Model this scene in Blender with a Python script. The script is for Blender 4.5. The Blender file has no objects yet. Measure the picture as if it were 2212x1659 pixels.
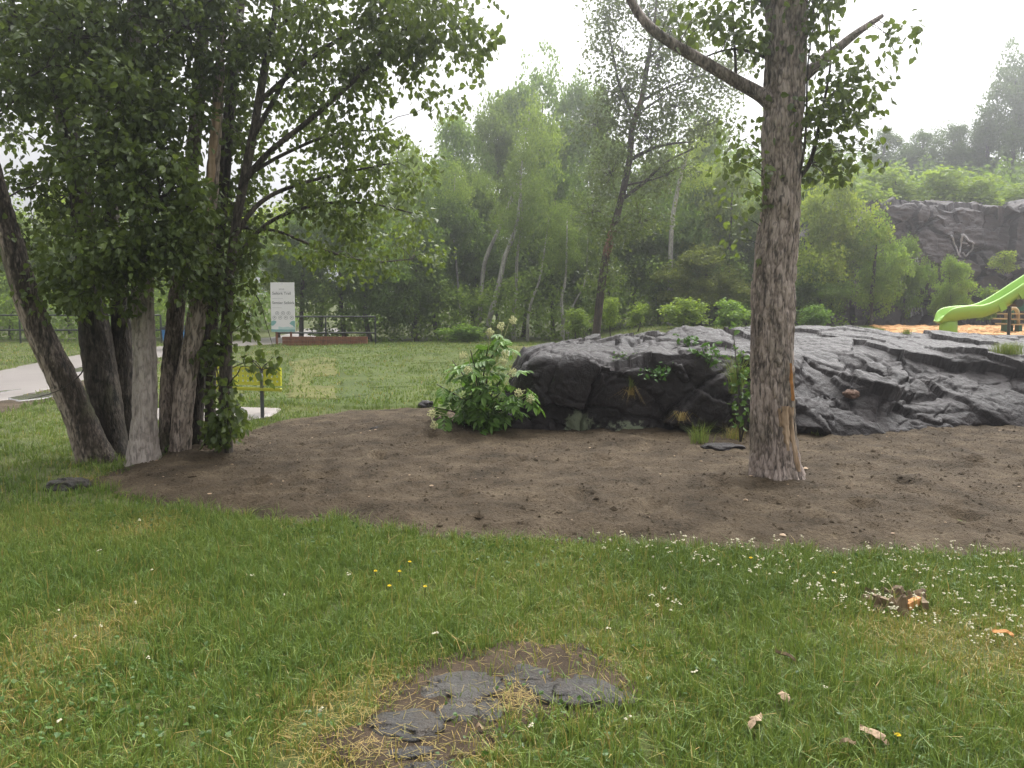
import bpy, math
import numpy as np
from mathutils import Vector

# ---------------------------------------------------------------- camera, sky, sun, exposure
scene = bpy.context.scene
PITCH = math.atan(72 / 800.0)
EYE = 1.55
cam_data = bpy.data.cameras.new('camera')
cam_data.lens = 36 * 800 / 1024.0
cam_data.sensor_width = 36
cam_data.clip_end = 2000
cam = bpy.data.objects.new('camera', cam_data)
scene.collection.objects.link(cam)
cam.location = (0, 0, EYE)
cam.rotation_euler = (math.pi / 2 - PITCH, 0, 0)
scene.camera = cam

SUN_EL, SUN_AZ = math.radians(62), math.radians(35)     # high, behind the cloud ahead on the right
world = bpy.data.worlds.new('World'); scene.world = world
world.use_nodes = True
wn = world.node_tree; wn.nodes.clear()
sky = wn.nodes.new('ShaderNodeTexSky'); sky.sky_type = 'NISHITA'; sky.sun_disc = False
sky.sun_elevation = SUN_EL; sky.sun_rotation = SUN_AZ
sky.air_density = 1.0; sky.dust_density = 6.0; sky.ozone_density = 1.0
hs = wn.nodes.new('ShaderNodeHueSaturation'); hs.inputs['Saturation'].default_value = 0.0
bg = wn.nodes.new('ShaderNodeBackground'); bg.inputs['Strength'].default_value = 0.13
wo = wn.nodes.new('ShaderNodeOutputWorld')
wn.links.new(sky.outputs[0], hs.inputs['Color']); wn.links.new(hs.outputs[0], bg.inputs['Color'])
wn.links.new(bg.outputs[0], wo.inputs['Surface'])

sd = bpy.data.lights.new('sun', 'SUN'); sd.energy = 1.5; sd.angle = math.radians(80); sd.color = (1.0, 0.95, 0.87)
so = bpy.data.objects.new('sun', sd); scene.collection.objects.link(so)
sdir = Vector((math.sin(SUN_AZ) * math.cos(SUN_EL), math.cos(SUN_AZ) * math.cos(SUN_EL), math.sin(SUN_EL)))
so.rotation_euler = (-sdir).to_track_quat('-Z', 'Y').to_euler()

scene.view_settings.view_transform = 'Standard'
scene.view_settings.look = 'None'
scene.view_settings.gamma = 1.0
scene.view_settings.use_curve_mapping = False
scene.view_settings.exposure = 1.4
scene.cycles.max_bounces = 6
scene.cycles.diffuse_bounces = 3
scene.cycles.transmission_bounces = 3
scene.cycles.volume_bounces = 0
scene.cycles.use_denoising = True

# ---------------------------------------------------------------- helpers
rng = np.random.default_rng(7)
col = scene.collection
F = 1728.0
CT, ST = math.cos(PITCH), math.sin(PITCH)

def ray(u, v):
    X = (u - 1106) / F; up = (829.5 - v) / F
    return np.array([X, CT + up * ST, -ST + up * CT])

def P(u, v, Y):
    """point of the place at depth Y seen in direction (u, v)"""
    d = ray(u, v)
    return np.array([0, 0, EYE]) + d * (Y / d[1])

def unit(a):
    a = np.asarray(a, float); return a / (np.linalg.norm(a, axis=-1, keepdims=True) + 1e-9)

def sstep(a, b, x):
    t = np.clip((np.asarray(x, float) - a) / (b - a), 0, 1)
    return t * t * (3 - 2 * t)

def _hash(i, j, k, s):
    n = (i.astype(np.int64) * 374761393 + j.astype(np.int64) * 668265263 + k.astype(np.int64) * 1274126177 + s * 144269) & 0xFFFFFFFF
    n = ((n ^ (n >> 13)) * 1103515245) & 0xFFFFFFFF
    n = ((n ^ (n >> 15)) * 2246822519) & 0xFFFFFFFF
    n = n ^ (n >> 16)
    return (n & 0xFFFFFF) / float(0xFFFFFF)

def vnoise(p, s=0):
    p = np.asarray(p, float); f = np.floor(p); t = p - f; t = t * t * (3 - 2 * t)
    i, j, k = f[..., 0].astype(np.int64), f[..., 1].astype(np.int64), f[..., 2].astype(np.int64)
    r = 0
    for a in (0, 1):
        for b in (0, 1):
            for c in (0, 1):
                w = (t[..., 0] if a else 1 - t[..., 0]) * (t[..., 1] if b else 1 - t[..., 1]) * (t[..., 2] if c else 1 - t[..., 2])
                r = r + w * _hash(i + a, j + b, k + c, s)
    return r

def fbm(p, oct=4, s=0):
    p = np.asarray(p, float); a, r, tot = 1.0, 0, 0
    for o in range(oct):
        r = r + a * (vnoise(p, s + o * 17) - 0.5) * 2; tot += a; a *= 0.5; p = p * 2.03 + 11.3
    return r / tot

def n2(x, y, f, oct=3, s=0):
    x = np.asarray(x, float); y = np.asarray(y, float)
    return fbm(np.stack([x * f, y * f, np.zeros_like(x) + 0.37], -1), oct, s)

def H(x, y, rough=True):
    """ground height"""
    x = np.asarray(x, float); y = np.asarray(y, float)
    h = 0.40 * sstep(12, 27, y)
    h = h + 0.60 * sstep(1.5, 5.5, x) * sstep(12.0, 16, y)
    h = h + sstep(7, 10, x) * 5.0 * sstep(34.8, 38, y)
    h = h + sstep(6, 16, x) * sstep(38, 75, y) * 6.0
    h = h + sstep(36, 90, y) * 3.0
    if rough: h = h + 0.02 * n2(x, y, 0.6, 2, 3) + 0.006 * n2(x, y, 3, 2, 5)
    return h

def G(u, v):
    """where the direction (u, v) meets the ground"""
    d = ray(u, v); t = 1.0
    for _ in range(26):
        t2 = (float(H(d[0] * t, d[1] * t, False)) - EYE) / d[2]
        t = 0.5 * t + 0.5 * t2
    return np.array([d[0] * t, d[1] * t, EYE + d[2] * t])

def tag(o, label=None, cat=None, group=None, kind=None):
    if label: o['label'] = label
    if cat: o['category'] = cat
    if group: o['group'] = group
    if kind: o['kind'] = kind
    return o

def link(name, me, parent=None):
    o = bpy.data.objects.new(name, me); col.objects.link(o)
    if parent is not None:
        o.parent = parent
        off = Vector((0, 0, 0)); p = parent
        while p is not None: off += p.location; p = p.parent
        o.location = -off
    return o

def empty(name, loc):
    o = bpy.data.objects.new(name, None); col.objects.link(o)
    o.location = tuple(float(c) for c in loc); o.empty_display_size = 0.2
    return o

def npmesh(name, V, faces, mat, attrs=None, smooth=False):
    """V (n,3); faces: list of int arrays (m,k)"""
    if isinstance(faces, np.ndarray): faces = [faces]
    faces = [np.asarray(f, np.int32) for f in faces if len(f)]
    me = bpy.data.meshes.new(name)
    V = np.asarray(V, np.float32)
    me.vertices.add(len(V)); me.vertices.foreach_set('co', V.ravel())
    nl = sum(f.size for f in faces); npoly = sum(len(f) for f in faces)
    me.loops.add(nl); me.polygons.add(npoly)
    me.loops.foreach_set('vertex_index', np.concatenate([f.ravel() for f in faces]))
    tot = np.concatenate([np.full(len(f), f.shape[1], np.int32) for f in faces])
    st = np.concatenate([[0], np.cumsum(tot)[:-1]]).astype(np.int32)
    me.polygons.foreach_set('loop_start', st)
    try: me.polygons.foreach_set('loop_total', tot)
    except Exception: pass
    me.polygons.foreach_set('use_smooth', np.full(npoly, smooth, bool))
    for k, a in (attrs or {}).items():
        at = me.attributes.new(k, 'FLOAT', 'POINT'); at.data.foreach_set('value', np.asarray(a, np.float32))
    me.update(calc_edges=True)
    if mat: me.materials.append(mat)
    return me

def grid_faces(nr, nc, wrap=False):
    r = np.arange(nr - 1)[:, None]; c = np.arange(nc if wrap else nc - 1)[None, :]
    c2 = (c + 1) % nc
    a = r * nc + c; b = r * nc + c2; d = (r + 1) * nc + c; e = (r + 1) * nc + c2
    return np.stack([a, b, e, d], -1).reshape(-1, 4)

class MB:
    """collects simple solids"""
    def __init__(s): s.v = []; s.f4 = []; s.f3 = []; s.n = 0
    def add(s, V, f4=(), f3=()):
        V = np.asarray(V, float)
        if len(f4): s.f4.append(np.asarray(f4) + s.n)
        if len(f3): s.f3.append(np.asarray(f3) + s.n)
        s.v.append(V); s.n += len(V)
    def box(s, c, size, ax=None):
        c = np.asarray(c, float); h = np.asarray(size, float) / 2
        A = np.eye(3) if ax is None else np.asarray(ax, float)
        V = [c + A[0] * x * h[0] + A[1] * y * h[1] + A[2] * z * h[2] for z in (-1, 1) for y in (-1, 1) for x in (-1, 1)]
        s.add(V, [[0, 2, 3, 1], [4, 5, 7, 6], [0, 1, 5, 4], [2, 6, 7, 3], [0, 4, 6, 2], [1, 3, 7, 5]])
    def tube(s, pts, rad, sides=8, caps=True):
        V, f = tube(pts, rad, sides, None)
        base = len(V)
        if caps:
            V = np.vstack([V, pts[0], pts[-1]])
            n = base; k = np.arange(sides)
            t0 = np.stack([np.full(sides, n), (k + 1) % sides, k], -1)
            o = n - sides
            t1 = np.stack([np.full(sides, n + 1), o + k, o + (k + 1) % sides], -1)
            s.add(V, f, np.vstack([t0, t1]))
        else: s.add(V, f)
    def build(s, name, mat, parent=None, smooth=False):
        V = np.vstack(s.v); fs = []
        if s.f4: fs.append(np.vstack(s.f4))
        if s.f3: fs.append(np.vstack(s.f3))
        return link(name, npmesh(name, V, fs, mat, smooth=smooth), parent)

def catmull(pts, n):
    p = np.asarray(pts, float)
    if len(p) == 2: return p[0] + (p[1] - p[0]) * np.linspace(0, 1, n)[:, None]
    q = np.vstack([2 * p[0] - p[1], p, 2 * p[-1] - p[-2]])
    t = np.linspace(0, len(p) - 1 - 1e-6, n); i = t.astype(int); f = (t - i)[:, None]
    a, b, c, d = q[i], q[i + 1], q[i + 2], q[i + 3]
    return 0.5 * ((2 * b) + (-a + c) * f + (2 * a - 5 * b + 4 * c - d) * f**2 + (-a + 3 * b - 3 * c + d) * f**3)

def frames(C):
    T = np.gradient(C, axis=0); T /= np.linalg.norm(T, axis=1)[:, None] + 1e-9
    ref = np.array([1.0, 0, 0]) if abs(T[0][0]) < 0.8 else np.array([0, 1.0, 0])
    N = np.zeros_like(T); n = ref
    for i in range(len(T)):
        n = n - T[i] * np.dot(n, T[i]); n = n / (np.linalg.norm(n) + 1e-9); N[i] = n
    B = np.cross(T, N)
    return T, N, B

def tube(pts, rad, sides, dispf=None):
    C = np.asarray(pts, float); R = np.broadcast_to(np.asarray(rad, float), (len(C),))
    T, N, B = frames(C)
    th = np.arange(sides) / sides * 2 * np.pi
    rr = R[:, None] * np.ones(sides)[None]
    if dispf is not None: rr = rr + dispf(C, R, th)
    V = C[:, None, :] + rr[..., None] * (np.cos(th)[None, :, None] * N[:, None, :] + np.sin(th)[None, :, None] * B[:, None, :])
    return V.reshape(-1, 3), grid_faces(len(C), sides, True)

# ---------------------------------------------------------------- materials
def newmat(name):
    m = bpy.data.materials.new(name); m.use_nodes = True
    nt = m.node_tree; nt.nodes.clear()
    o = nt.nodes.new('ShaderNodeOutputMaterial')
    return m, nt, o

def node(nt, t, **kw):
    n = nt.nodes.new(t)
    for k, v in kw.items():
        if k in n.inputs: n.inputs[k].default_value = v
        else: setattr(n, k, v)
    return n

def ramp(nt, fac, stops):
    r = nt.nodes.new('ShaderNodeValToRGB'); e = r.color_ramp.elements
    while len(e) > 1: e.remove(e[-1])
    for i, (p, c) in enumerate(stops):
        x = e[0] if i == 0 else e.new(p)
        x.position = p; x.color = (c[0], c[1], c[2], 1)
    nt.links.new(fac, r.inputs[0])
    return r.outputs[0]

def pos_noise(nt, scale, detail=4, stretch=(1, 1, 1), coords='Object', rough=0.55, dist=0.0):
    tc = nt.nodes.new('ShaderNodeTexCoord'); mp = nt.nodes.new('ShaderNodeMapping')
    mp.inputs['Scale'].default_value = stretch
    nt.links.new(tc.outputs[coords], mp.inputs[0])
    n = nt.nodes.new('ShaderNodeTexNoise'); n.inputs['Scale'].default_value = scale
    n.inputs['Detail'].default_value = detail; n.inputs['Roughness'].default_value = rough; n.inputs['Distortion'].default_value = dist
    nt.links.new(mp.outputs[0], n.inputs['Vector'])
    return n.outputs[0]

def mixc(nt, fac, a, b, mode='MIX'):
    m = nt.nodes.new('ShaderNodeMix'); m.data_type = 'RGBA'; m.blend_type = mode
    for s, val in ((0, fac), (6, a), (7, b)):
        if hasattr(val, 'links') or isinstance(val, bpy.types.NodeSocket): nt.links.new(val, m.inputs[s])
        else: m.inputs[s].default_value = val if s == 0 else (val[0], val[1], val[2], 1)
    return m.outputs[2]

def attr(nt, name, kind='GEOMETRY'):
    a = nt.nodes.new('ShaderNodeAttribute'); a.attribute_name = name; a.attribute_type = kind
    return a

def bump(nt, h, strength=0.5, dist=0.02):
    b = nt.nodes.new('ShaderNodeBump'); b.inputs['Strength'].default_value = strength; b.inputs['Distance'].default_value = dist
    nt.links.new(h, b.inputs['Height']); return b.outputs[0]

def principled(nt, o, colr, rough=0.6, spec=0.4, normal=None):
    p = nt.nodes.new('ShaderNodeBsdfPrincipled')
    for k, v in (('Base Color', colr), ('Roughness', rough)):
        if isinstance(v, bpy.types.NodeSocket): nt.links.new(v, p.inputs[k])
        else: p.inputs[k].default_value = (*v, 1) if k == 'Base Color' else v
    p.inputs['Specular IOR Level'].default_value = spec
    if normal is not None: nt.links.new(normal, p.inputs['Normal'])
    nt.links.new(p.outputs[0], o.inputs[0]); return p

def plain(name, c, rough=0.5, spec=0.4, var=0.15, scale=8, bmp=0.0):
    m, nt, o = newmat(name)
    n = pos_noise(nt, scale)
    cc = ramp(nt, n, [(0.25, [x * (1 - var) for x in c]), (0.75, [min(1, x * (1 + var)) for x in c])])
    principled(nt, o, cc, rough, spec, bump(nt, n, bmp, 0.01) if bmp else None)
    return m

def leafmat(name, stops, trans=(0.16, 0.26, 0.04), tw=0.35, rough=0.45, spec=0.35, usecolor=False):
    m, nt, o = newmat(name)
    a = attr(nt, 'tint')
    c = ramp(nt, a.outputs['Fac'], stops)
    t = mixc(nt, 0.5, c, trans)
    if usecolor:
        oi = nt.nodes.new('ShaderNodeObjectInfo')
        c = mixc(nt, 1.0, c, oi.outputs['Color'], 'MULTIPLY'); t = mixc(nt, 1.0, t, oi.outputs['Color'], 'MULTIPLY')
    p = principled(nt, o, c, rough, spec)
    tr = nt.nodes.new('ShaderNodeBsdfTranslucent'); nt.links.new(t, tr.inputs[0])
    mx = nt.nodes.new('ShaderNodeMixShader'); mx.inputs[0].default_value = tw
    nt.links.new(p.outputs[0], mx.inputs[1]); nt.links.new(tr.outputs[0], mx.inputs[2]); nt.links.new(mx.outputs[0], o.inputs[0])
    return m

M = {}
M['leaf'] = leafmat('poplar_leaf', [(0, (0.03, 0.05, 0.012)), (0.5, (0.062, 0.098, 0.02)), (1, (0.12, 0.165, 0.035))], (0.22, 0.29, 0.04), 0.42, 0.38, 0.45)
M['bgleaf'] = leafmat('wood_leaf', [(0, (0.075, 0.118, 0.021)), (0.5, (0.155, 0.228, 0.042)), (1, (0.25, 0.32, 0.066))], (0.33, 0.44, 0.06), 0.48, 0.5, 0.3, True)
M['shrubleaf'] = leafmat('shrub_leaf', [(0, (0.035, 0.075, 0.018)), (0.5, (0.065, 0.13, 0.028)), (1, (0.11, 0.19, 0.045))], (0.14, 0.24, 0.04), 0.3, 0.4, 0.4, True)
M['grass'] = leafmat('grass_blade', [(0, (0.036, 0.08, 0.017)), (0.3, (0.098, 0.172, 0.033)), (0.55, (0.195, 0.262, 0.056)), (0.78, (0.30, 0.245, 0.075)), (1, (0.40, 0.27, 0.10))], (0.25, 0.29, 0.05), 0.34, 0.45, 0.3)
M['petal'] = plain('white_petal', (0.5, 0.47, 0.34), 0.6, 0.2)
M['cream'] = plain('cream_flower', (0.5, 0.5, 0.27), 0.7, 0.2, 0.25, 60)
M['yellow_flower'] = plain('yellow_flower', (0.75, 0.55, 0.03), 0.6, 0.2)

def barkmat(name, dark, pale, moss=0.0, crack=1.0):
    m, nt, o = newmat(name)
    n1 = pos_noise(nt, 9, 6, (1, 1, 0.22)); n3 = pos_noise(nt, 60, 4, (1, 1, 0.35)); n4 = pos_noise(nt, 2.2, 4, (1, 1, 0.6))
    dr = attr(nt, 'dry').outputs['Fac']
    mt = nt.nodes.new('ShaderNodeMath'); mt.operation = 'MULTIPLY_ADD'; nt.links.new(n1, mt.inputs[0]); mt.inputs[1].default_value = 0.7; nt.links.new(dr, mt.inputs[2])
    mt2 = nt.nodes.new('ShaderNodeMath'); mt2.operation = 'MULTIPLY_ADD'; nt.links.new(n3, mt2.inputs[0]); mt2.inputs[1].default_value = 0.62; nt.links.new(mt.outputs[0], mt2.inputs[2])
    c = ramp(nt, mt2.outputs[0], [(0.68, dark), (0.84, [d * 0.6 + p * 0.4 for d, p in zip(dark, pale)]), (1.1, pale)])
    if moss: c = mixc(nt, ramp(nt, n4, [(0.56, (0, 0, 0)), (0.68, (moss, moss, moss))]), c, (0.05, 0.06, 0.022))
    n5 = pos_noise(nt, 30, 3, (1, 1, 0.22), dist=0.8)
    c = mixc(nt, 1.0, c, ramp(nt, n5, [(0.36, [1 - crack * 0.78] * 3), (0.5, (1, 1, 1))]), 'MULTIPLY')
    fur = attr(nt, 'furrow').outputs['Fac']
    c = mixc(nt, 1.0, c, ramp(nt, fur, [(0.22, [1 - crack * x for x in (0.8, 0.82, 0.84)]), (0.45, [1 - crack * x for x in (0.3, 0.32, 0.34)]), (0.8, (1.0, 1.0, 1.0))]), 'MULTIPLY')  # furrow shading painted into the bark colour, darker where the trunk displacement dips
    principled(nt, o, c, 0.75, 0.3, bump(nt, n3, 0.9, 0.02))
    return m
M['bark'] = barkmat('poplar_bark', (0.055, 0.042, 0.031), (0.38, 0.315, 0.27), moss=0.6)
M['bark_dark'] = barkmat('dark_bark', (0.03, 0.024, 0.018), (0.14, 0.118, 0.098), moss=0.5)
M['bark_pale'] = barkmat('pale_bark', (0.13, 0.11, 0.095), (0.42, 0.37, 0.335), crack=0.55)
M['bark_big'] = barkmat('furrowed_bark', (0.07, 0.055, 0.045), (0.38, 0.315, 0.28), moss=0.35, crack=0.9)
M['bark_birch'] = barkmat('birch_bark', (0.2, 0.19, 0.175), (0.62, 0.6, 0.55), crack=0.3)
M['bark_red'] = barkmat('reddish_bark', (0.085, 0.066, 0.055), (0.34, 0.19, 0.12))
M['twig'] = plain('twig_bark', (0.05, 0.042, 0.034), 0.7, 0.3)

def woodmat(name, a, b):
    m, nt, o = newmat(name)
    n = pos_noise(nt, 30, 5, (1, 1, 0.06)); n2_ = pos_noise(nt, 6, 3)
    c = ramp(nt, n, [(0.3, [x * 0.55 for x in a]), (0.5, a), (0.75, b)])
    c = mixc(nt, ramp(nt, n2_, [(0.55, (0, 0, 0)), (0.7, (0.6, 0.6, 0.6))]), c, [x * 0.3 for x in a])
    principled(nt, o, c, 0.7, 0.3, bump(nt, n, 0.5, 0.01)); return m
M['wood_raw'] = woodmat('raw_wood', (0.34, 0.24, 0.155), (0.52, 0.4, 0.29))
M['wood_orange'] = woodmat('fresh_orange_wood', (0.5, 0.23, 0.08), (0.6, 0.33, 0.14))
M['wood_rot'] = woodmat('rotten_wood', (0.15, 0.105, 0.062), (0.28, 0.21, 0.13))

def rockmat(name, c0, c1, lich=0.0, rough=(0.28, 0.5), stain=(0.13, 0.09, 0.075)):
    m, nt, o = newmat(name)
    n1 = pos_noise(nt, 2.2, 6); n2_ = pos_noise(nt, 14, 6, rough=0.65); n3 = pos_noise(nt, 70, 3)
    c = ramp(nt, n1, [(0.3, c0), (0.7, c1)])
    c = mixc(nt, ramp(nt, n2_, [(0.45, (0, 0, 0)), (0.75, (0.5, 0.5, 0.5))]), c, stain)
    c = mixc(nt, ramp(nt, n3, [(0.70, (0, 0, 0)), (0.74, (0.35, 0.35, 0.35))]), c, (0.16, 0.16, 0.15))
    if lich:
        a = attr(nt, 'lichen').outputs['Fac']
        mt = nt.nodes.new('ShaderNodeMath'); mt.operation = 'MULTIPLY'; nt.links.new(a, mt.inputs[0]); nt.links.new(n2_, mt.inputs[1])
        c = mixc(nt, ramp(nt, mt.outputs[0], [(0.36, (0, 0, 0)), (0.46, (1, 1, 1))]), c, (0.2, 0.23, 0.15))
    r = ramp(nt, n2_, [(0.3, [rough[0]] * 3), (0.7, [rough[1]] * 3)])
    mb = nt.nodes.new('ShaderNodeMath'); mb.operation = 'MULTIPLY_ADD'; nt.links.new(n3, mb.inputs[0]); mb.inputs[1].default_value = 0.3; nt.links.new(n2_, mb.inputs[2])
    principled(nt, o, c, r, 0.28, bump(nt, mb.outputs[0], 0.9, 0.035)); return m
M['rock'] = rockmat('wet_dark_rock', (0.0085, 0.0068, 0.0075), (0.026, 0.0205, 0.022), 1.0, (0.27, 0.6), (0.042, 0.033, 0.032))
M['stone'] = rockmat('ground_stone', (0.014, 0.0145, 0.016), (0.075, 0.07, 0.064), 0, (0.5, 0.7), (0.085, 0.062, 0.044))
M['brownstone'] = rockmat('brown_stone', (0.13, 0.075, 0.05), (0.2, 0.12, 0.085), 0, (0.5, 0.7))
M['cliff'] = rockmat('cliff_rock', (0.03, 0.026, 0.03), (0.075, 0.062, 0.066), 0, (0.5, 0.7), (0.10, 0.075, 0.066))

def groundmat(name, stops, scale=6, fine=70, bd=0.02, rough=0.9, spec=0.2, bs=0.6):
    m, nt, o = newmat(name)
    n1 = pos_noise(nt, scale, 5); n2_ = pos_noise(nt, fine, 5, rough=0.7)
    mt = nt.nodes.new('ShaderNodeMath'); mt.operation = 'MULTIPLY_ADD'; nt.links.new(n2_, mt.inputs[0]); mt.inputs[1].default_value = 0.8; nt.links.new(n1, mt.inputs[2])
    ml = nt.nodes.new('ShaderNodeMath'); ml.operation = 'MULTIPLY'; nt.links.new(mt.outputs[0], ml.inputs[0]); ml.inputs[1].default_value = 0.555
    c = ramp(nt, ml.outputs[0], stops)
    principled(nt, o, c, rough, spec, bump(nt, n2_, bs, bd)); return m
M['soil'] = groundmat('bare_soil', [(0.28, (0.0185, 0.0128, 0.0072)), (0.42, (0.049, 0.0355, 0.0212)), (0.54, (0.09, 0.0665, 0.042)), (0.64, (0.135, 0.103, 0.067)), (0.74, (0.23, 0.182, 0.13))], 2.4, 36, 0.05, bs=0.9)
M['turf'] = groundmat('turf_ground', [(0.3, (0.035, 0.04, 0.012)), (0.5, (0.07, 0.085, 0.024)), (0.7, (0.12, 0.12, 0.04))], 0.8, 30, 0.03)
M['sod'] = groundmat('new_sod', [(0.3, (0.03, 0.045, 0.012)), (0.5, (0.065, 0.088, 0.022)), (0.7, (0.11, 0.125, 0.036))], 0.9, 14, 0.03)
M['sod_dry'] = groundmat('yellowed_sod', [(0.3, (0.06, 0.066, 0.019)), (0.5, (0.105, 0.108, 0.034)), (0.7, (0.155, 0.145, 0.048))], 1.5, 14, 0.03)
M['dirt'] = groundmat('stony_dirt', [(0.3, (0.022, 0.016, 0.01)), (0.5, (0.055, 0.039, 0.026)), (0.7, (0.11, 0.08, 0.055))], 6, 90, 0.02)
M['red_dirt'] = groundmat('reddish_dirt', [(0.3, (0.14, 0.06, 0.035)), (0.7, (0.28, 0.14, 0.09))], 6, 50)
M['asphalt'] = groundmat('wet_asphalt', [(0.3, (0.10, 0.085, 0.078)), (0.5, (0.16, 0.138, 0.128)), (0.7, (0.2, 0.175, 0.16))], 0.7, 50, 0.005, 0.5, 0.5, 0.3)
M['chips'] = groundmat('orange_wood_chips', [(0.3, (0.24, 0.11, 0.04)), (0.5, (0.44, 0.23, 0.09)), (0.7, (0.58, 0.35, 0.16))], 4, 45, 0.05)
M['chip'] = plain('wood_chip', (0.48, 0.26, 0.11), 0.7, 0.2, 0.35, 3)
M['concrete'] = groundmat('pale_concrete', [(0.3, (0.2, 0.17, 0.16)), (0.7, (0.29, 0.255, 0.245))], 3, 60, 0.004, 0.35, 0.5, 0.2)
m, nt, o = newmat('puddle_water'); principled(nt, o, (0.10, 0.09, 0.085), 0.03, 0.7); M['puddle'] = m
M['yellow'] = plain('yellow_paint', (0.40, 0.40, 0.012), 0.4, 0.5, 0.1, 5)
M['darkmetal'] = plain('dark_grey_metal', (0.055, 0.06, 0.065), 0.4, 0.5)
M['blackmetal'] = plain('black_metal', (0.02, 0.025, 0.022), 0.45, 0.5)
M['steel'] = plain('galvanised_steel', (0.35, 0.36, 0.37), 0.35, 0.5)
M['blue'] = plain('blue_plastic', (0.03, 0.19, 0.45), 0.4, 0.5, 0.08, 3)
M['blacklid'] = plain('black_plastic', (0.02, 0.022, 0.03), 0.4, 0.5)
M['signwhite'] = plain('sign_white', (0.78, 0.76, 0.78), 0.4, 0.4, 0.03, 2)
M['signgrey'] = plain('sign_print_grey', (0.2, 0.2, 0.22), 0.5, 0.3, 0.02, 2)
M['signpale'] = plain('sign_print_pale', (0.45, 0.44, 0.47), 0.5, 0.3, 0.02, 2)
M['signteal'] = plain('sign_print_teal', (0.22, 0.42, 0.42), 0.5, 0.3, 0.03, 2)
M['signteal2'] = plain('sign_print_pale_teal', (0.5, 0.64, 0.64), 0.5, 0.3, 0.03, 2)
M['redwood'] = woodmat('rust_brown_timber', (0.2, 0.085, 0.045), (0.3, 0.14, 0.075))
M['slide'] = plain('lime_plastic', (0.24, 0.46, 0.05), 0.35, 0.5, 0.06, 3)
M['tan'] = plain('tan_tube', (0.45, 0.34, 0.18), 0.4, 0.5, 0.06, 3)
M['pgreen'] = plain('dark_green_paint', (0.012, 0.11, 0.075), 0.4, 0.5, 0.06, 3)
M['graffiti'] = plain('white_spray_paint', (0.36, 0.35, 0.38), 0.8, 0.2, 0.35, 9)

# ---------------------------------------------------------------- ground, soil, paths
def sdist(poly, x, y):
    """signed distance to a polygon, positive inside"""
    poly = np.asarray(poly, float); d = np.full(x.shape, 1e9); ins = np.zeros(x.shape, bool)
    for i in range(len(poly)):
        a, b = poly[i], poly[(i + 1) % len(poly)]
        e = b - a; w0, w1 = x - a[0], y - a[1]
        t = np.clip((w0 * e[0] + w1 * e[1]) / (e @ e), 0, 1)
        d = np.minimum(d, np.hypot(w0 - e[0] * t, w1 - e[1] * t))
        c = (a[1] > y) != (b[1] > y)
        with np.errstate(divide='ignore', invalid='ignore'):
            xi = a[0] + (y - a[1]) * e[0] / (e[1] if e[1] != 0 else 1e-9)
        ins ^= c & (x < xi)
    return np.where(ins, d, -d)

def sheet(name, poly, step, zf, mat, margin=0.15, edge=0.0, ef=3.0, seed=0, parent=None, edge2=0.0):
    """a sheet over a polygon with a ragged border; zf(x, y, sd) gives its height, and it dips under the ground outside"""
    poly = np.asarray(poly, float)
    x0, y0 = poly.min(0) - margin * 2; x1, y1 = poly.max(0) + margin * 2
    xs = np.arange(x0, x1 + step, step); ys = np.arange(y0, y1 + step, step)
    X, Y = np.meshgrid(xs, ys)
    s = sdist(poly, X, Y)
    if edge: s = s + edge * n2(X, Y, ef, 3, seed)
    if edge2: s = s + edge2 * n2(X, Y, 8, 2, seed + 2)
    Z = zf(X, Y, s)
    f = grid_faces(len(ys), len(xs))
    keep = (s.ravel()[f] > -margin).any(1); f = f[keep]
    used = np.unique(f); rm = np.full(X.size, -1); rm[used] = np.arange(len(used))
    V = np.stack([X.ravel(), Y.ravel(), Z.ravel()], -1)[used]
    return link(name, npmesh(name, V, rm[f], mat, smooth=True), parent)

def axis(*segs):
    out = []
    for a, b, st in segs: out.append(np.arange(a, b, st))
    return np.concatenate(out + [[segs[-1][1]]])
gx = axis((-150, -40, 8), (-40, -14, 1.0), (-14, 14, 0.14), (14, 40, 1.0), (40, 150, 8))
gy = axis((-60, -2, 6), (-2, 17, 0.14), (17, 45, 0.5), (45, 100, 4), (100, 240, 14))
GX, GY = np.meshgrid(gx, gy)
GV = np.stack([GX.ravel(), GY.ravel(), H(GX, GY).ravel()], -1)
tag(link('ground', npmesh('ground', GV, grid_faces(len(gy), len(gx)), M['turf'], smooth=True)), kind='structure')

def gp(lst): return np.array([G(u, v)[:2] for u, v in lst])

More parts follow.
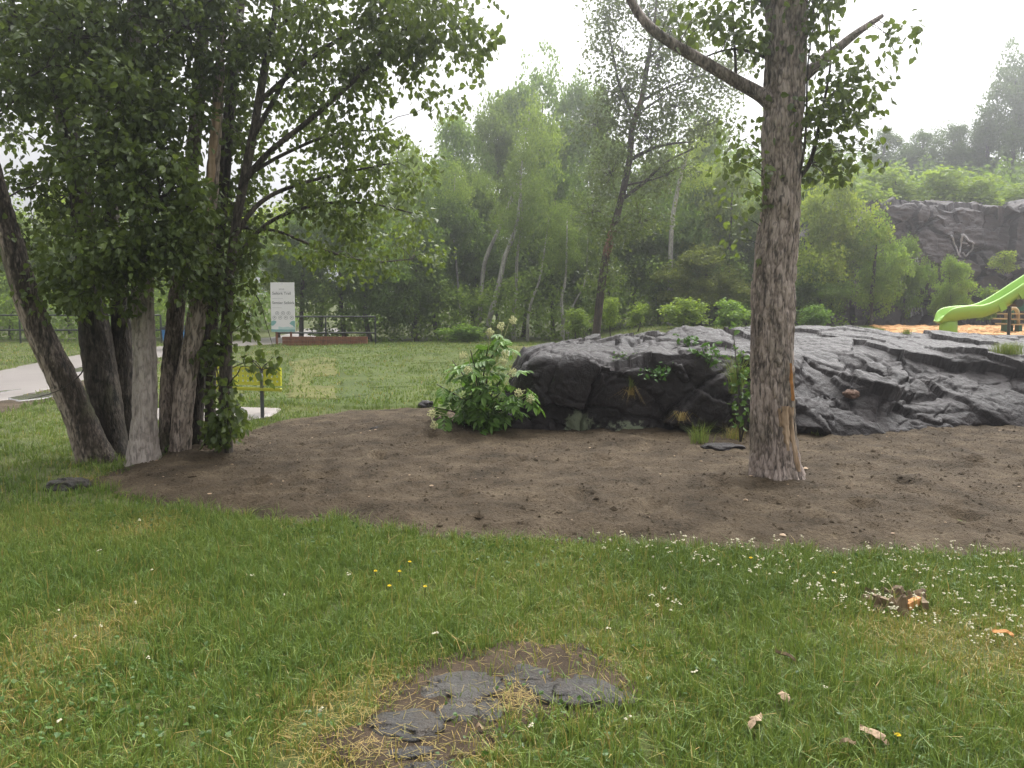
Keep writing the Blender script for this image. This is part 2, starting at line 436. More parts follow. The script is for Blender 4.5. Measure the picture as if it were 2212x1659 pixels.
SOIL = gp([(206, 1042), (250, 1066), (330, 1090), (480, 1112), (640, 1136), (745, 1118), (800, 1148), (900, 1158), (1000, 1168), (1300, 1172),
           (1500, 1190), (1800, 1203), (2212, 1206), (2400, 1210)])
SOIL = np.vstack([SOIL, [[8.5, 5.0], [9.5, 11.8], [4.0, 11.0], [0.5, 10.8]],
                  gp([(1010, 888), (900, 884), (760, 888), (620, 908), (520, 934), (430, 968), (345, 990), (270, 1012)])])
def soil_h(x, y, s):
    base = 0.010 + 0.045 * sstep(0, 0.4, s) + 0.01 * sstep(0.4, 2.2, s) - 0.25 * sstep(0, -0.25, s) * (s < 0)
    lump = 0.022 * n2(x, y, 1.6, 4, 21) + 0.045 * n2(x, y, 5.5, 3, 22) + 0.016 * n2(x, y, 16, 2, 23) + 0.16 * np.exp(-(((x + 1.0) / 0.9)**2 + ((y - 10.1) / 0.7)**2))
    for tx, ty in ((2.48, 7.35), (-3.95, 8.3), (-3.6, 8.2), (-3.3, 8.5)): lump = lump + 0.05 * np.exp(-((x - tx)**2 + (y - ty)**2) / 0.14)
    foot = 0
    for fx, fy, r in FOOT:
        q = ((x - fx)**2 + (y - fy)**2 * 0.45) / r**2
        foot = foot - 0.06 * np.exp(-q * 1.3) + 0.028 * np.exp(-(np.sqrt(q) - 1.45)**2 * 5)
    return H(x, y) + base + (lump + foot) * sstep(-0.05, 0.25, s)
FOOT = []
for u, v in [(1410, 1105), (1250, 1085), (1395, 1118), (1860, 1105), (820, 1000), (700, 1040), (1120, 1010), (1550, 1060), (1950, 1060), (2080, 1130), (930, 960), (1000, 1080), (560, 1060), (1760, 1130), (2100, 1010), (1300, 1010)]:
    g = G(u, v); FOOT.append((g[0], g[1], rng.uniform(0.07, 0.12)))
tag(sheet('bare_soil', SOIL, 0.046, soil_h, M['soil'], 0.2, 0.12, 2.5, 31, edge2=0.07), kind='structure')

def flat(off):
    return lambda x, y, s: H(x, y) + off - 0.2 * sstep(0, -0.2, s) * (s < 0)
def band(pts, w):
    p = catmull(pts, 24); t = np.gradient(p, axis=0); t /= np.linalg.norm(t, axis=1)[:, None]
    n = np.stack([-t[:, 1], t[:, 0]], -1)
    w = np.interp(np.linspace(0, 1, 24), np.linspace(0, 1, len(w)), w)[:, None] / 2
    return np.vstack([p + n * w, (p - n * w)[::-1]])
PATH = band([(-9.4, 5.0), (-10.0, 12.5), (-10.4, 16), (-11.0, 22), (-10.6, 26.5), (-9.6, 31), (-10.5, 45)], [2.9, 2.8, 2.7, 2.6, 2.4, 2.3, 2.2])
tag(sheet('asphalt_path', PATH, 0.16, flat(0.012), M['asphalt'], 0.35, 0.10, 1.2, 41), kind='structure')
VERGE = band([(-7.75, 5.0), (-8.3, 12.5), (-8.6, 16.0), (-9.4, 21)], [0.9, 1.0, 0.9, 0.5])
tag(sheet('dirt_verge', VERGE, 0.12, flat(0.007), M['soil'], 0.3, 0.25, 1.5, 43), kind='structure')
for i, poly in enumerate([gp([(20, 862), (80, 850), (138, 843), (140, 852), (90, 863), (40, 868)]), gp([(-60, 856), (0, 846), (48, 842), (0, 850), (-60, 862)]),
                          gp([(150, 800), (200, 790), (245, 786), (210, 797), (165, 806)])]):
    tag(sheet('puddle', poly, 0.05, flat(0.02), M['puddle'], 0.1, 0.10, 2.5, 50 + i), ['shallow bright puddle on the path beside the leaning trunk', 'long puddle at the left end of the asphalt path', 'thin puddle farther along the path beyond the trunks'][i], 'puddle', 'puddles on the path')

CHIPS = np.array([(7.6, 16.0), (9.2, 20), (11.6, 25), (13.6, 30.6), (34, 31), (34, 14.2), (9.4, 14.2), (8.2, 15)])
tag(sheet('wood_chip_ground', CHIPS, 0.2, flat(0.02), M['chips'], 0.4, 0.25, 0.8, 61), kind='structure')
n = 9000



PAD = np.array([(-4.9, 11.45), (-3.85, 11.35), (-3.65, 11.9), (-3.7, 12.6), (-5.6, 13.0), (-5.75, 11.5)])
tag(sheet('concrete_pad', PAD, 0.05, flat(0.03), M['concrete'], 0.1, 0.0), kind='structure')
DIRTP = gp([(800, 1659), (690, 1600), (800, 1560), (830, 1500), (900, 1440), (1000, 1415), (1130, 1395), (1240, 1400), (1330, 1450), (1370, 1500), (1300, 1545), (1110, 1560), (1040, 1600), (960, 1670)])
tag(sheet('bare_dirt_patch', DIRTP, 0.02, lambda x, y, s: H(x, y) + 0.012 + 0.006 * n2(x, y, 9, 3, 71) - 0.1 * sstep(0, -0.15, s) * (s < 0), M['dirt'], 0.12, 0.09, 5, 72), kind='structure')
REDP = gp([(676, 868), (700, 862), (722, 866), (720, 877), (690, 878)])
tag(sheet('red_dirt_patch', REDP, 0.05, lambda x, y, s: H(x, y) + 0.02 + 0.04 * sstep(0, 0.4, s) - 0.2 * sstep(0, -0.2, s) * (s < 0), M['red_dirt'], 0.2, 0.08, 2, 75), kind='structure')

# newly laid sod behind: separate rolls, some yellowed
LAWN = gp([(560, 868), (600, 800), (660, 752), (790, 743), (900, 741), (1160, 744), (1190, 760)])
LAWN = np.vstack([LAWN, [[1.5, 13.0], [-0.4, 10.9]], gp([(900, 880), (760, 884), (660, 876)])])
lawn = tag(sheet('sod_lawn', LAWN, 0.12, lambda x, y, s: H(x, y) + 0.035 - 0.2 * sstep(0, -0.15, s) * (s < 0), M['sod'], 0.2, 0.12, 1.2, 81), kind='structure')
SODS = [([(612, 838), (630, 815), (676, 812), (668, 840)], 0), ([(625, 842), (668, 838), (722, 838), (724, 868), (620, 864)], 0), ([(625, 786), (690, 775), (726, 778), (726, 815), (640, 818)], 0),
        ([(726, 770), (800, 762), (826, 772), (735, 778)], 1), ([(800, 808), (880, 808), (900, 840), (800, 842)], 1), ([(740, 822), (796, 820), (800, 858), (735, 866)], 1), ([(890, 766), (985, 764), (1000, 784), (890, 790)], 1), ([(1090, 752), (1168, 750), (1150, 766), (1085, 764)], 0)]
for pts, k in SODS:
    sheet('sod_roll', gp(pts), 0.06, lambda x, y, s: H(x, y) + 0.055 - 0.2 * sstep(0, -0.1, s) * (s < 0), M['sod_dry'] if k == 0 else M['sod'], 0.12, 0.10, 3, 85, lawn, 0.05)

# ---------------------------------------------------------------- rock outcrop
def cells(Pn, n, lo, hi, scale, seed):
    r = np.random.default_rng(seed)
    c = r.uniform(lo, hi, (n, 3)); off = r.uniform(-1, 1, n); tl = r.normal(0, 1, (n, 3))
    q = Pn * scale; cs = c * scale
    d1 = np.full(len(Pn), 1e9); d2 = np.full(len(Pn), 1e9); i1 = np.zeros(len(Pn), int)
    for i in range(n):
        d = ((q - cs[i])**2).sum(1)
        b = d < d1
        d2 = np.where(b, d1, np.minimum(d2, d)); i1 = np.where(b, i, i1); d1 = np.where(b, d, d1)
    return off[i1], (tl[i1] * (Pn - c[i1])).sum(1), np.sqrt(d2) - np.sqrt(d1)

def grid_normals(V):
    du = np.gradient(V, axis=1); dv = np.gradient(V, axis=0)
    n = np.cross(du, dv); return n / (np.linalg.norm(n, axis=2)[..., None] + 1e-9)

NU, NV = 570, 270
u = np.linspace(0, 1, NU); v = np.linspace(0, 1, NV)
xs = -0.15 + 9.9 * u
def prof(x):
    # control polyline (y, z) from the foot of the front face over the top to the back
    k = sstep(2.2, 4.2, x)                       # 0 = blocky steep face, 1 = long sloping face
    r = sstep(5.5, 9.5, x)
    foot = 9.75 + 0.25 * np.sin(x * 1.3) * 0.5 + 0.9 * sstep(4.5, 8, x)
    top = np.interp(x, [-0.2, 0.3, 0.9, 1.8, 2.9, 3.8, 5.2, 6.5, 9.8], [0.86, 0.94, 1.03, 1.14, 1.21, 1.24, 1.24, 1.15, 1.02])
    steep = [(foot, -0.25), (foot + 0.02, 0.25), (foot + 0.0, 0.62), (foot + 0.08, 0.93), (foot + 0.5, top - 0.12), (foot + 1.9, top - 0.02), (foot + 3.2, top), (foot + 4.4, 0.2)]
    slope = [(foot - 0.1, -0.25), (foot + 0.1, 0.16), (foot + 0.6, 0.52), (foot + 1.25, 0.86), (foot + 2.0, top - 0.12), (foot + 2.8, top), (foot + 3.6, top), (foot + 4.6, 0.2)]
    return np.array(steep) * (1 - k) + np.array(slope) * k
R0 = np.zeros((NV, NU, 3))
for j, x in enumerate(xs):
    pc = catmull(np.c_[prof(x), np.zeros(8)], 400)
    L = np.concatenate([[0], np.cumsum(np.linalg.norm(np.diff(pc, axis=0), axis=1))])
    vv = v**1.25
    yy = np.interp(vv * L[-1], L, pc[:, 0]); zz = np.interp(vv * L[-1], L, pc[:, 1])
    t = np.clip((x + 0.15) / 0.55, 0, 1); s = math.sqrt(max(0, 1 - (1 - t)**2))
    ym = 11.6; yy = ym + (yy - ym) * (0.35 + 0.65 * s); zz = -0.25 + (zz + 0.25) * s
    t2 = np.clip((9.75 - x) / 0.8, 0, 1); zz = -0.25 + (zz + 0.25) * math.sqrt(max(0, 1 - (1 - t2)**2))
    R0[:, j] = np.c_[np.full(NV, x), yy, zz]
N0 = grid_normals(R0)
pf = R0.reshape(-1, 3)
wp = pf + 0.13 * np.c_[fbm(pf * 1.7, 4, 1), fbm(pf * 1.7, 4, 2), fbm(pf * 1.7, 4, 3)] + 0.03 * np.c_[fbm(pf * 9, 2, 4), fbm(pf * 9, 2, 5), fbm(pf * 9, 2, 6)]
o1, t1, e1 = cells(wp, 120, (-0.5, 9, -0.4), (10, 14, 1.6), np.array([0.9, 0.8, 1.5]), 5)
o2, t2, e2 = cells(wp, 320, (-0.5, 9, -0.4), (10, 14, 1.6), np.array([1.0, 0.8, 1.3]), 6)
kk = sstep(2.6, 4.0, pf[:, 0]); topk = sstep(0.82, 1.02, pf[:, 2])
m1 = sstep(-0.3, 0.3, fbm(pf * 1.3, 2, 31)); m2 = sstep(0.0, 0.5, fbm(pf * 1.9, 2, 32))
blk = 0.15 * o1 + 0.17 * t1 - 0.11 * np.exp(-(e1 / 0.03)**2) * (0.35 + 0.65 * m1) + (0.06 * o2 + 0.14 * t2 - 0.06 * np.exp(-(e2 / 0.02)**2)) * (0.5 + 0.5 * m2)
dd = unit(np.array([0.80, -0.36, -0.48])); sn = unit(np.cross(dd, np.array([0.1, 0.95, 0.3]))); bb = np.cross(dd, sn)
sq = np.stack([wp @ sn, wp @ dd, wp @ bb], -1)
f1 = fbm(sq * np.array([2.4, 0.5, 0.9]), 4, 41); f2 = fbm(sq * np.array([9, 1.3, 2.5]), 4, 42); f3 = fbm(sq * np.array([26, 4, 8]), 3, 43)
q = f1 * 5.0 + f2 * 0.6; fq_ = q - np.floor(q); ter = (np.floor(q) + sstep(0.0, 0.22, fq_)) / 5.0
lo_, hi_ = sq.min(0), sq.max(0)
o4, t4, e4 = cells(sq, 170, lo_, hi_, np.array([2.2, 0.55, 1.0]), 81)
o5, t5, e5 = cells(sq + 0.02 * fbm(pf * 12, 2, 83)[:, None], 650, lo_, hi_, np.array([2.6, 0.6, 1.1]), 82)
strat = 0.065 * o4 + 0.055 * t4 - 0.03 * np.exp(-(e4 / 0.03)**2) + 0.04 * o5 + 0.10 * t5 + 0.06 * ter + 0.06 * f1 + 0.03 * f2 + 0.012 * f3 + 0.05 * fbm(pf * 0.8, 3, 45) - 0.05 * np.exp(-(e1 / 0.018)**2) * m1
o3, t3, e3 = cells(wp + 0.02 * np.c_[fbm(pf * 20, 2, 51), fbm(pf * 20, 2, 52), fbm(pf * 20, 2, 53)], 420, (-0.5, 9, -0.4), (10, 13.4, 1.5), np.array([1.0, 0.9, 1.1]), 9)
fine = 0.035 * t3 + 0.012 * o3 - 0.022 * np.exp(-(e3 / 0.014)**2) * sstep(-0.1, 0.3, fbm(pf * 1.4, 2, 54))
ds = blk * (1 - kk) + strat * kk + fine
ds = ds * (1 - 0.72 * topk) + 0.03 * fbm(pf * 1.6, 2, 14) + 0.014 * fbm(pf * np.array([12, 12, 18]), 4, 15) + (0.03 * f2 + 0.035 * ter + 0.05 * o5 + 0.1 * t5) * topk * (1 - kk)
ds = ds * sstep(0, 0.05, np.repeat(v, NU))
RV = pf + N0.reshape(-1, 3) * ds[:, None] * np.array([0.9, 1.0, 1.0])
lich = np.exp(-(((pf[:, 0] - 0.85) / 0.16)**2)) * sstep(0.55, 0.2, pf[:, 2]) * 0.9 + np.exp(-(((pf[:, 0] - 1.55) / 0.35)**2)) * sstep(0.3, 0.05, pf[:, 2]) * 0.72 + 0.3 * sstep(0.5, 0.1, pf[:, 2]) * (pf[:, 0] < 2.8) * sstep(-0.1, 0.4, fbm(pf * 2.5, 2, 88)) + 0.25 * sstep(0.4, 0.1, pf[:, 2])
rock = link('rock_outcrop', npmesh('rock_outcrop', RV, grid_faces(NU and NV, NU), M['rock'], {'lichen': lich}, smooth=True))
tag(rock, 'long dark wet rock outcrop rising behind the bare soil and the single big tree', 'rock outcrop')
RVg = RV.reshape(NV, NU, 3)
def on_rock(u_, v_):
    """point of the rock seen in direction (u_, v_)"""
    d = ray(u_, v_); best = None
    Q = RV - np.array([0, 0, EYE]); t = (Q @ d) / (d @ d)
    dist = np.linalg.norm(Q - t[:, None] * d, axis=1)
    c = np.where(dist < 0.05)[0]
    if len(c) == 0: c = [int(np.argmin(dist))]
    i = c[int(np.argmin(t[c]))]
    return RV[i]

def boulder(name, c, size, mat, seed, label=None, cat='rock', flat_=0.0, group=None, parent=None, nsub=28):
    th = np.linspace(0, np.pi, nsub); ph = np.linspace(0, 2 * np.pi, nsub * 2, endpoint=False)
    T, Ph = np.meshgrid(th, ph, indexing='ij')
    D = np.stack([np.sin(T) * np.cos(Ph), np.sin(T) * np.sin(Ph), np.cos(T)], -1).reshape(-1, 3)
    o1, t1, e1 = cells(D, 26, (-1, -1, -1), (1, 1, 1), 1.0, seed)
    r = 1 + 0.12 * o1 + 0.16 * t1 + 0.30 * fbm(D * 1.5, 4, seed) + 0.055 * fbm(D * 6, 3, seed + 1)
    V = D * r[:, None]
    V[:, 2] = np.where(V[:, 2] > 1 - flat_, 1 - flat_ + (V[:, 2] - 1 + flat_) * 0.25, V[:, 2])
    V = V * np.asarray(size) / 2
    a = np.random.default_rng(seed).uniform(-0.3, 0.3); ca, sa = math.cos(a), math.sin(a)
    V = V @ np.array([[ca, sa, 0], [-sa, ca, 0], [0, 0, 1]]) + np.asarray(c)
    o = link(name, npmesh(name, V, grid_faces(nsub, nsub * 2, True), mat, {'lichen': np.zeros(len(V))}, smooth=True), parent)
    if label: tag(o, label, cat, group)
    return o

def bground(u, v, size, mat, seed, label, sink=0.35, name='boulder', **kw):
    g = G(u, v); return boulder(name, (g[0], g[1] + size[1] * 0.3, g[2] + size[2] * (0.5 - sink)), size, mat, seed, label, **kw)

bground(918, 884, (0.24, 0.2, 0.17), M['rock'], 3, 'small rounded dark boulder at the lawn edge left of the flowering shrub', 0.2)
bground(1040, 938, (0.17, 0.14, 0.12), M['rock'], 4, 'dark stone half buried in soil under the flowering shrub', 0.0)
bground(1000, 925, (0.2, 0.16, 0.14), M['rock'], 5, 'dark stone at the left foot of the flowering shrub', 0.0)
bground(1072, 948, (0.14, 0.1, 0.12), M['rock'], 6, 'smallest dark stone right below the flowering shrub', 0.0)
bground(1112, 945, (0.42, 0.35, 0.3), M['rock'], 7, 'dark block at the left foot of the rock outcrop', 0.0)
bground(1560, 985, (0.42, 0.28, 0.16), M['rock'], 8, 'flat mossy dark stone in the soil left of the big tree', 0.1, flat_=0.4)
bground(812, 950, (0.16, 0.1, 0.12), M['rock'], 9, 'dark stone poking out of a hollow in the soil mound', -0.3)
bground(140, 1060, (0.34, 0.16, 0.16), M['stone'], 10, 'grey stone in the grass left of the tree clump', 0.3)
pr = on_rock(1838, 848)
boulder('loose_stone', pr + np.array([0, -0.03, 0.03]), (0.19, 0.13, 0.11), M['brownstone'], 12, 'small loose reddish brown stone lying on the rock outcrop slope', 'stone')

# flat stones in the foreground grass
for i, (u_, v_, w, d, h, lab) in enumerate([
    (1005, 1490, 0.36, 0.24, 0.075, 'long flat grey stone left of the grass tuft in the stony patch'),
    (1140, 1466, 0.22, 0.2, 0.07, 'flat grey stone at the back of the stony patch'),
    (1258, 1508, 0.36, 0.24, 0.10, 'largest pale grey flat stone at the right of the stony patch'),
    (885, 1575, 0.29, 0.22, 0.085, 'dark rounded stone at the left of the stony patch'),
    (985, 1545, 0.17, 0.15, 0.05, 'small dark stone in the middle of the stony patch'),
    (1062, 1535, 0.11, 0.19, 0.05, 'narrow dark stone beside the dry grass tuft in the stony patch'),
    (885, 1632, 0.18, 0.08, 0.06, 'low dark stone at the near edge of the stony patch'),
    (925, 1664, 0.16, 0.08, 0.06, 'dark stone cut by the bottom edge of the picture')]):
    g = G(u_, v_)
    boulder('flat_stone', (g[0], g[1], float(H(g[0], g[1])) + 0.004), (w, d, h), M['stone'], 100 + i, lab, 'stone', 0.35, 'stones in the dirt patch')

# ---------------------------------------------------------------- cliff
NX, NZ = 420, 150
cxs = np.linspace(7.0, 34, NX); czs = np.linspace(0, 1, NZ)
CX, CZ = np.meshgrid(cxs, czs)
ctop = np.interp(CX, [7, 9, 12, 15, 18, 34], [2.6, 3.4, 4.6, 6.0, 6.0, 6.3])
lean = np.where(CZ < 0.8, CZ / 0.8 * 0.75, 0.75 + (CZ - 0.8) / 0.2 * 3.6)
CC = np.stack([CX, 33.4 + lean + 0.6 * np.sin(CX * 0.35) + 1.2 * sstep(12, 8, CX), 0.6 + (ctop - 0.6) * np.sin(np.clip(CZ / 0.85, 0, 1) * np.pi / 2)**0.85 + 0.3 * sstep(0.85, 1, CZ)], -1)
cp = CC.reshape(-1, 3); cw = cp + 0.7 * np.c_[fbm(cp * 0.6, 3, 61), fbm(cp * 0.6, 3, 62), fbm(cp * 0.6, 3, 63)]
o1, t1, e1 = cells(cw, 160, (6, 32, 0), (35, 38, 7), np.array([0.8, 0.8, 1.1]), 66)
o2, t2, e2 = cells(cw, 300, (6, 32, 0), (35, 38, 7), np.array([0.8, 0.8, 1.3]), 67)
cd = 0.34 * o1 + 0.10 * t1 - 0.16 * np.exp(-(e1 / 0.05)**2) + 0.14 * o2 + 0.10 * t2 - 0.05 * np.exp(-(e2 / 0.03)**2) + 0.22 * fbm(cp * 1.2, 5, 68) + 0.10 * fbm(cp * np.array([1.5, 1.5, 5]), 4, 69)
CVd = cp + grid_normals(CC).reshape(-1, 3) * cd[:, None] * -1.0
if grid_normals(CC)[..., 1].mean() < 0: CVd = cp + grid_normals(CC).reshape(-1, 3) * cd[:, None]
cliff = tag(link('cliff', npmesh('cliff', CVd, grid_faces(NZ, NX), M['cliff'])), kind='structure')
def on_cliff(u_, v_):
    d = ray(u_, v_); Q = CVd - np.array([0, 0, EYE]); t = (Q @ d) / (d @ d)
    dist = np.linalg.norm(Q - t[:, None] * d, axis=1); c = np.where(dist < 0.16)[0]
    if len(c) == 0: c = np.array([int(np.argmin(dist))])
    i = c[int(np.argmin(t[c]))]; return CVd[i]
def R5(x, y): return ((3000 + x * 1032 / 1556) * 0.54861, (700 + y * 1100 / 1659) * 0.54861)
GRAF = [[(1140, 350), (1155, 380), (1168, 415), (1185, 450), (1195, 450)], [(1200, 350), (1192, 400), (1186, 440)], [(1200, 350), (1225, 340), (1240, 365), (1262, 390)],
        [(1200, 365), (1218, 330), (1238, 352)], [(1205, 395), (1235, 388), (1230, 405), (1208, 408)], [(1205, 425), (1240, 418)], [(1245, 360), (1280, 392), (1262, 405), (1258, 440), (1240, 458)], [(1210, 440), (1225, 455), (1248, 445)],
        [(840, 472), (822, 485), (828, 520), (822, 550), (838, 565)], [(905, 480), (890, 490), (905, 505), (908, 520), (890, 520)], [(925, 482), (922, 525)], [(940, 485), (945, 520), (960, 512), (965, 535)],
        [(812, 580), (835, 600), (868, 632)], [(905, 530), (888, 560), (890, 590), (878, 628)], [(872, 510), (900, 528)],
        [(890, 760), (880, 775), (895, 790), (885, 805)], [(910, 765), (912, 805)], [(925, 768), (928, 808)], [(950, 770), (938, 785), (952, 805)], [(965, 765), (968, 810)], [(710, 522), (735, 540)], [(1530, 700), (1545, 715), (1556, 745)], [(1556, 705), (1540, 740)]]
mb = MB()
for st in GRAF:
    uv = catmull([(*R5(*p), 0) for p in st], 9)
    pts = np.array([on_cliff(p[0], p[1]) + np.array([0, -0.05, 0]) for p in uv])
    pts[1:-1] = (pts[:-2] + pts[1:-1] * 2 + pts[2:]) / 4
    mb.tube(pts, 0.035, 6)
g_ = mb.build('graffiti', M['graffiti'], cliff, True)

# ---------------------------------------------------------------- leaves and crowns
LEAF_V = np.array([(0, 0, 0), (0.38, 0.18, 0.10), (0.34, 0.55, 0.08), (0, 1.0, -0.06), (-0.34, 0.55, 0.08), (-0.38, 0.18, 0.10)], float)   # heart-shaped, folded on its midrib
LEAF_F = np.array([(0, 1, 2, 3), (0, 3, 4, 5)])
LONG_V = np.array([(0, 0, 0), (0.17, 0.3, 0.05), (0.14, 0.65, 0.03), (0, 1.0, -0.10), (-0.14, 0.65, 0.03), (-0.17, 0.3, 0.05)], float)
DIA_V = np.array([(0, 0, 0), (0.36, 0.45, 0.05), (0, 1, -0.05), (-0.36, 0.45, 0.05)], float)
DIA_F = np.array([(0, 1, 2, 3)])


def leaves(C, D, S, T, tv=LEAF_V, tf=LEAF_F, r=rng):
    """C centres, D leaf axes, S sizes, T tints -> arrays"""
    n = len(C); D = unit(D)
    U = unit(np.cross(D, r.normal(size=(n, 3)))); W = np.cross(U, D)
    S = np.asarray(S).reshape(-1, 1, 1)
    V = C[:, None, :] + S * (tv[None, :, 0:1] * U[:, None] + tv[None, :, 1:2] * D[:, None] + tv[None, :, 2:3] * W[:, None])
    k = len(tv)
    f = (tf[None] + (np.arange(n) * k)[:, None, None]).reshape(-1, tf.shape[1])
    return V.reshape(-1, 3), f, np.repeat(T, k)

class Foliage:
    def __init__(s): s.V = []; s.F = []; s.T = []; s.n = 0
    def add(s, V, f, t): s.V.append(V); s.F.append(f + s.n); s.T.append(t); s.n += len(V)
    def mesh(s, name, mat): return npmesh(name, np.vstack(s.V), np.vstack(s.F), mat, {'tint': np.concatenate(s.T)}, smooth=False)

def clump(fo, c, rad, n, size, tint=0.5, droop=0.7, tv=LEAF_V, tf=LEAF_F, tvar=0.22, r=rng):
    d = unit(r.normal(size=(n, 3))); rr = r.random(n)**0.45
    C = np.asarray(c) + d * rr[:, None] * np.asarray(rad)
    D = d * 0.6 + r.normal(size=(n, 3)) * 0.55 + np.array([0, 0, -droop])
    T = np.clip(tint + r.normal(0, tvar, n), 0, 1)
    fo.add(*leaves(C, D, size * r.uniform(0.6, 1.2, n), T, tv, tf, r))

def limbpath(a, b, sag=0.0, wob=0.08, n=5, r=rng):
    a = np.asarray(a, float); b = np.asarray(b, float); L = np.linalg.norm(b - a)
    t = np.linspace(0, 1, n)[:, None]
    p = a + (b - a) * t + np.array([0, 0, 1]) * (np.sin(t * np.pi) * (-sag) * L)
    p[1:-1] += r.normal(size=(n - 2, 3)) * wob * L * 0.4
    return p

def trunk_mesh(name, pts, rads, mat, sides=40, rows=160, amp=0.010, fq=22, dryf=None, flare=0.25, seed=0, knots=()):
    C = catmull(pts, rows); tt = np.linspace(0, 1, rows)
    R = np.interp(tt, np.linspace(0, 1, len(rads)), rads)
    z0 = C[0, 2]; R = R * (1 + flare * np.exp(-np.maximum(0, C[:, 2] - z0) / 0.18))
    s = np.concatenate([[0], np.cumsum(np.linalg.norm(np.diff(C, axis=0), axis=1))])
    out = {}
    def disp(C, R, th):
        cs = np.stack([np.cos(th)[None] * R[:, None] * fq + 0 * s[:, None], np.sin(th)[None] * R[:, None] * fq + 0 * s[:, None], s[:, None] * fq * 0.26 + 0 * th[None]], -1)
        rid = 1 - np.abs(fbm(cs, 3, seed)) * 2.2
        low = fbm(cs * 0.22, 3, seed + 5)
        fl = 0.10 * np.cos(th * 5 + seed)[None] * np.exp(-np.maximum(0, C[:, 2] - z0) / 0.3)[:, None]
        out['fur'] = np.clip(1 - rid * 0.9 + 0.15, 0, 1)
        d = -amp * np.clip(rid, 0, 1) + R[:, None] * (0.14 * low + fl * flare * 2)
        for (sk, ak, ra, rk) in knots:
            d = d + ra * np.exp(-((s[:, None] - sk) / rk)**2 - (((th[None] - ak + np.pi) % (2 * np.pi) - np.pi) * R[:, None] / rk)**2)
        return d
    V, f = tube(C, R, sides, disp)
    dry = np.full(len(V), 0.15) if dryf is None else dryf(V, C, s)
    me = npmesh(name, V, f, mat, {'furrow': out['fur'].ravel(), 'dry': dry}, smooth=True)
    return me, C, R, V.reshape(rows, sides, 3)

def tube_obj(name, pts, rads, mat, parent, sides=7, n=14):
    C = catmull(pts, n); R = np.interp(np.linspace(0, 1, n), np.linspace(0, 1, len(rads)), rads)
    V, f = tube(C, R, sides)
    V = np.vstack([V, C[-1:]]); k = np.arange(sides); o = (n - 1) * sides
    t = np.stack([np.full(sides, len(V) - 1), o + k, o + (k + 1) % sides], -1)
    me = npmesh(name, V, [f, t], mat, {'furrow': np.ones(len(V)), 'dry': np.full(len(V), 0.15)}, smooth=True)
    return link(name, me, parent)

class Tree:
    """a tree thing: trunk, limbs, twigs and crown filled from leaf clumps"""
    def __init__(s, name, label, base, cat='tree', group=None):
        s.root = tag(empty(name, base), label, cat, group); s.fo = Foliage(); s.tw = MB(); s.C = None
    def trunk(s, pts, rads, mat, **kw):
        me, C, R, V = trunk_mesh('trunk', pts, rads, mat, **kw); s.obj = link('trunk', me, s.root); s.C, s.R, s.V = C, R, V
    def limb(s, pts, rads, mat, n=16, sides=9): return tube_obj('limb', pts, rads, mat, s.root, sides, n)
    def foliage(s, c, rad, n, size, sub=0.24, per=45, tint=0.5, droop=0.7, frm=None, twig=True, tv=LEAF_V, tf=LEAF_F, sag=-0.1):
        c = np.asarray(c, float); rad = np.asarray(rad, float)
        k = max(1, int(n / per)); tone = rng.normal(0, 0.10, k)
        for i in range(k):
            d = unit(rng.normal(size=3)); q = c + d * rng.random()**0.4 * rad
            clump(s.fo, q, sub * rng.uniform(0.7, 1.3) * np.array([1, 1, 0.8]), per, size, tint + tone[i], droop, tv, tf)
            if twig and (frm is None or rng.random() < 0.55):
                if frm is not None:
                    C = frm; a = C[int(np.argmin(np.linalg.norm(C - q, axis=1) + 0.5 * np.maximum(0, C[:, 2] - q[2] + 0.1)))]
                else:
                    C = s.C; dz = np.abs(C[:, 2] - (q[2] - 0.5 * np.linalg.norm(C[:, :2] - q[:2], axis=1)))
                    a = C[int(np.argmin(dz))] if i == 0 else c
                L = np.linalg.norm(q - a); k0 = 1.0 if frm is None else 0.55
                s.tw.tube(catmull(limbpath(a, q, sag), 8), np.linspace(0.005 + 0.006 * min(L, 2.5), 0.003, 8) * k0, 5, False)
    def finish(s, leafmat):
        if s.fo.n: tag(link('crown', s.fo.mesh('crown', leafmat), s.root), kind='stuff')
        if s.tw.n: tag(s.tw.build('twigs', M['twig'], s.root, True), kind='stuff')

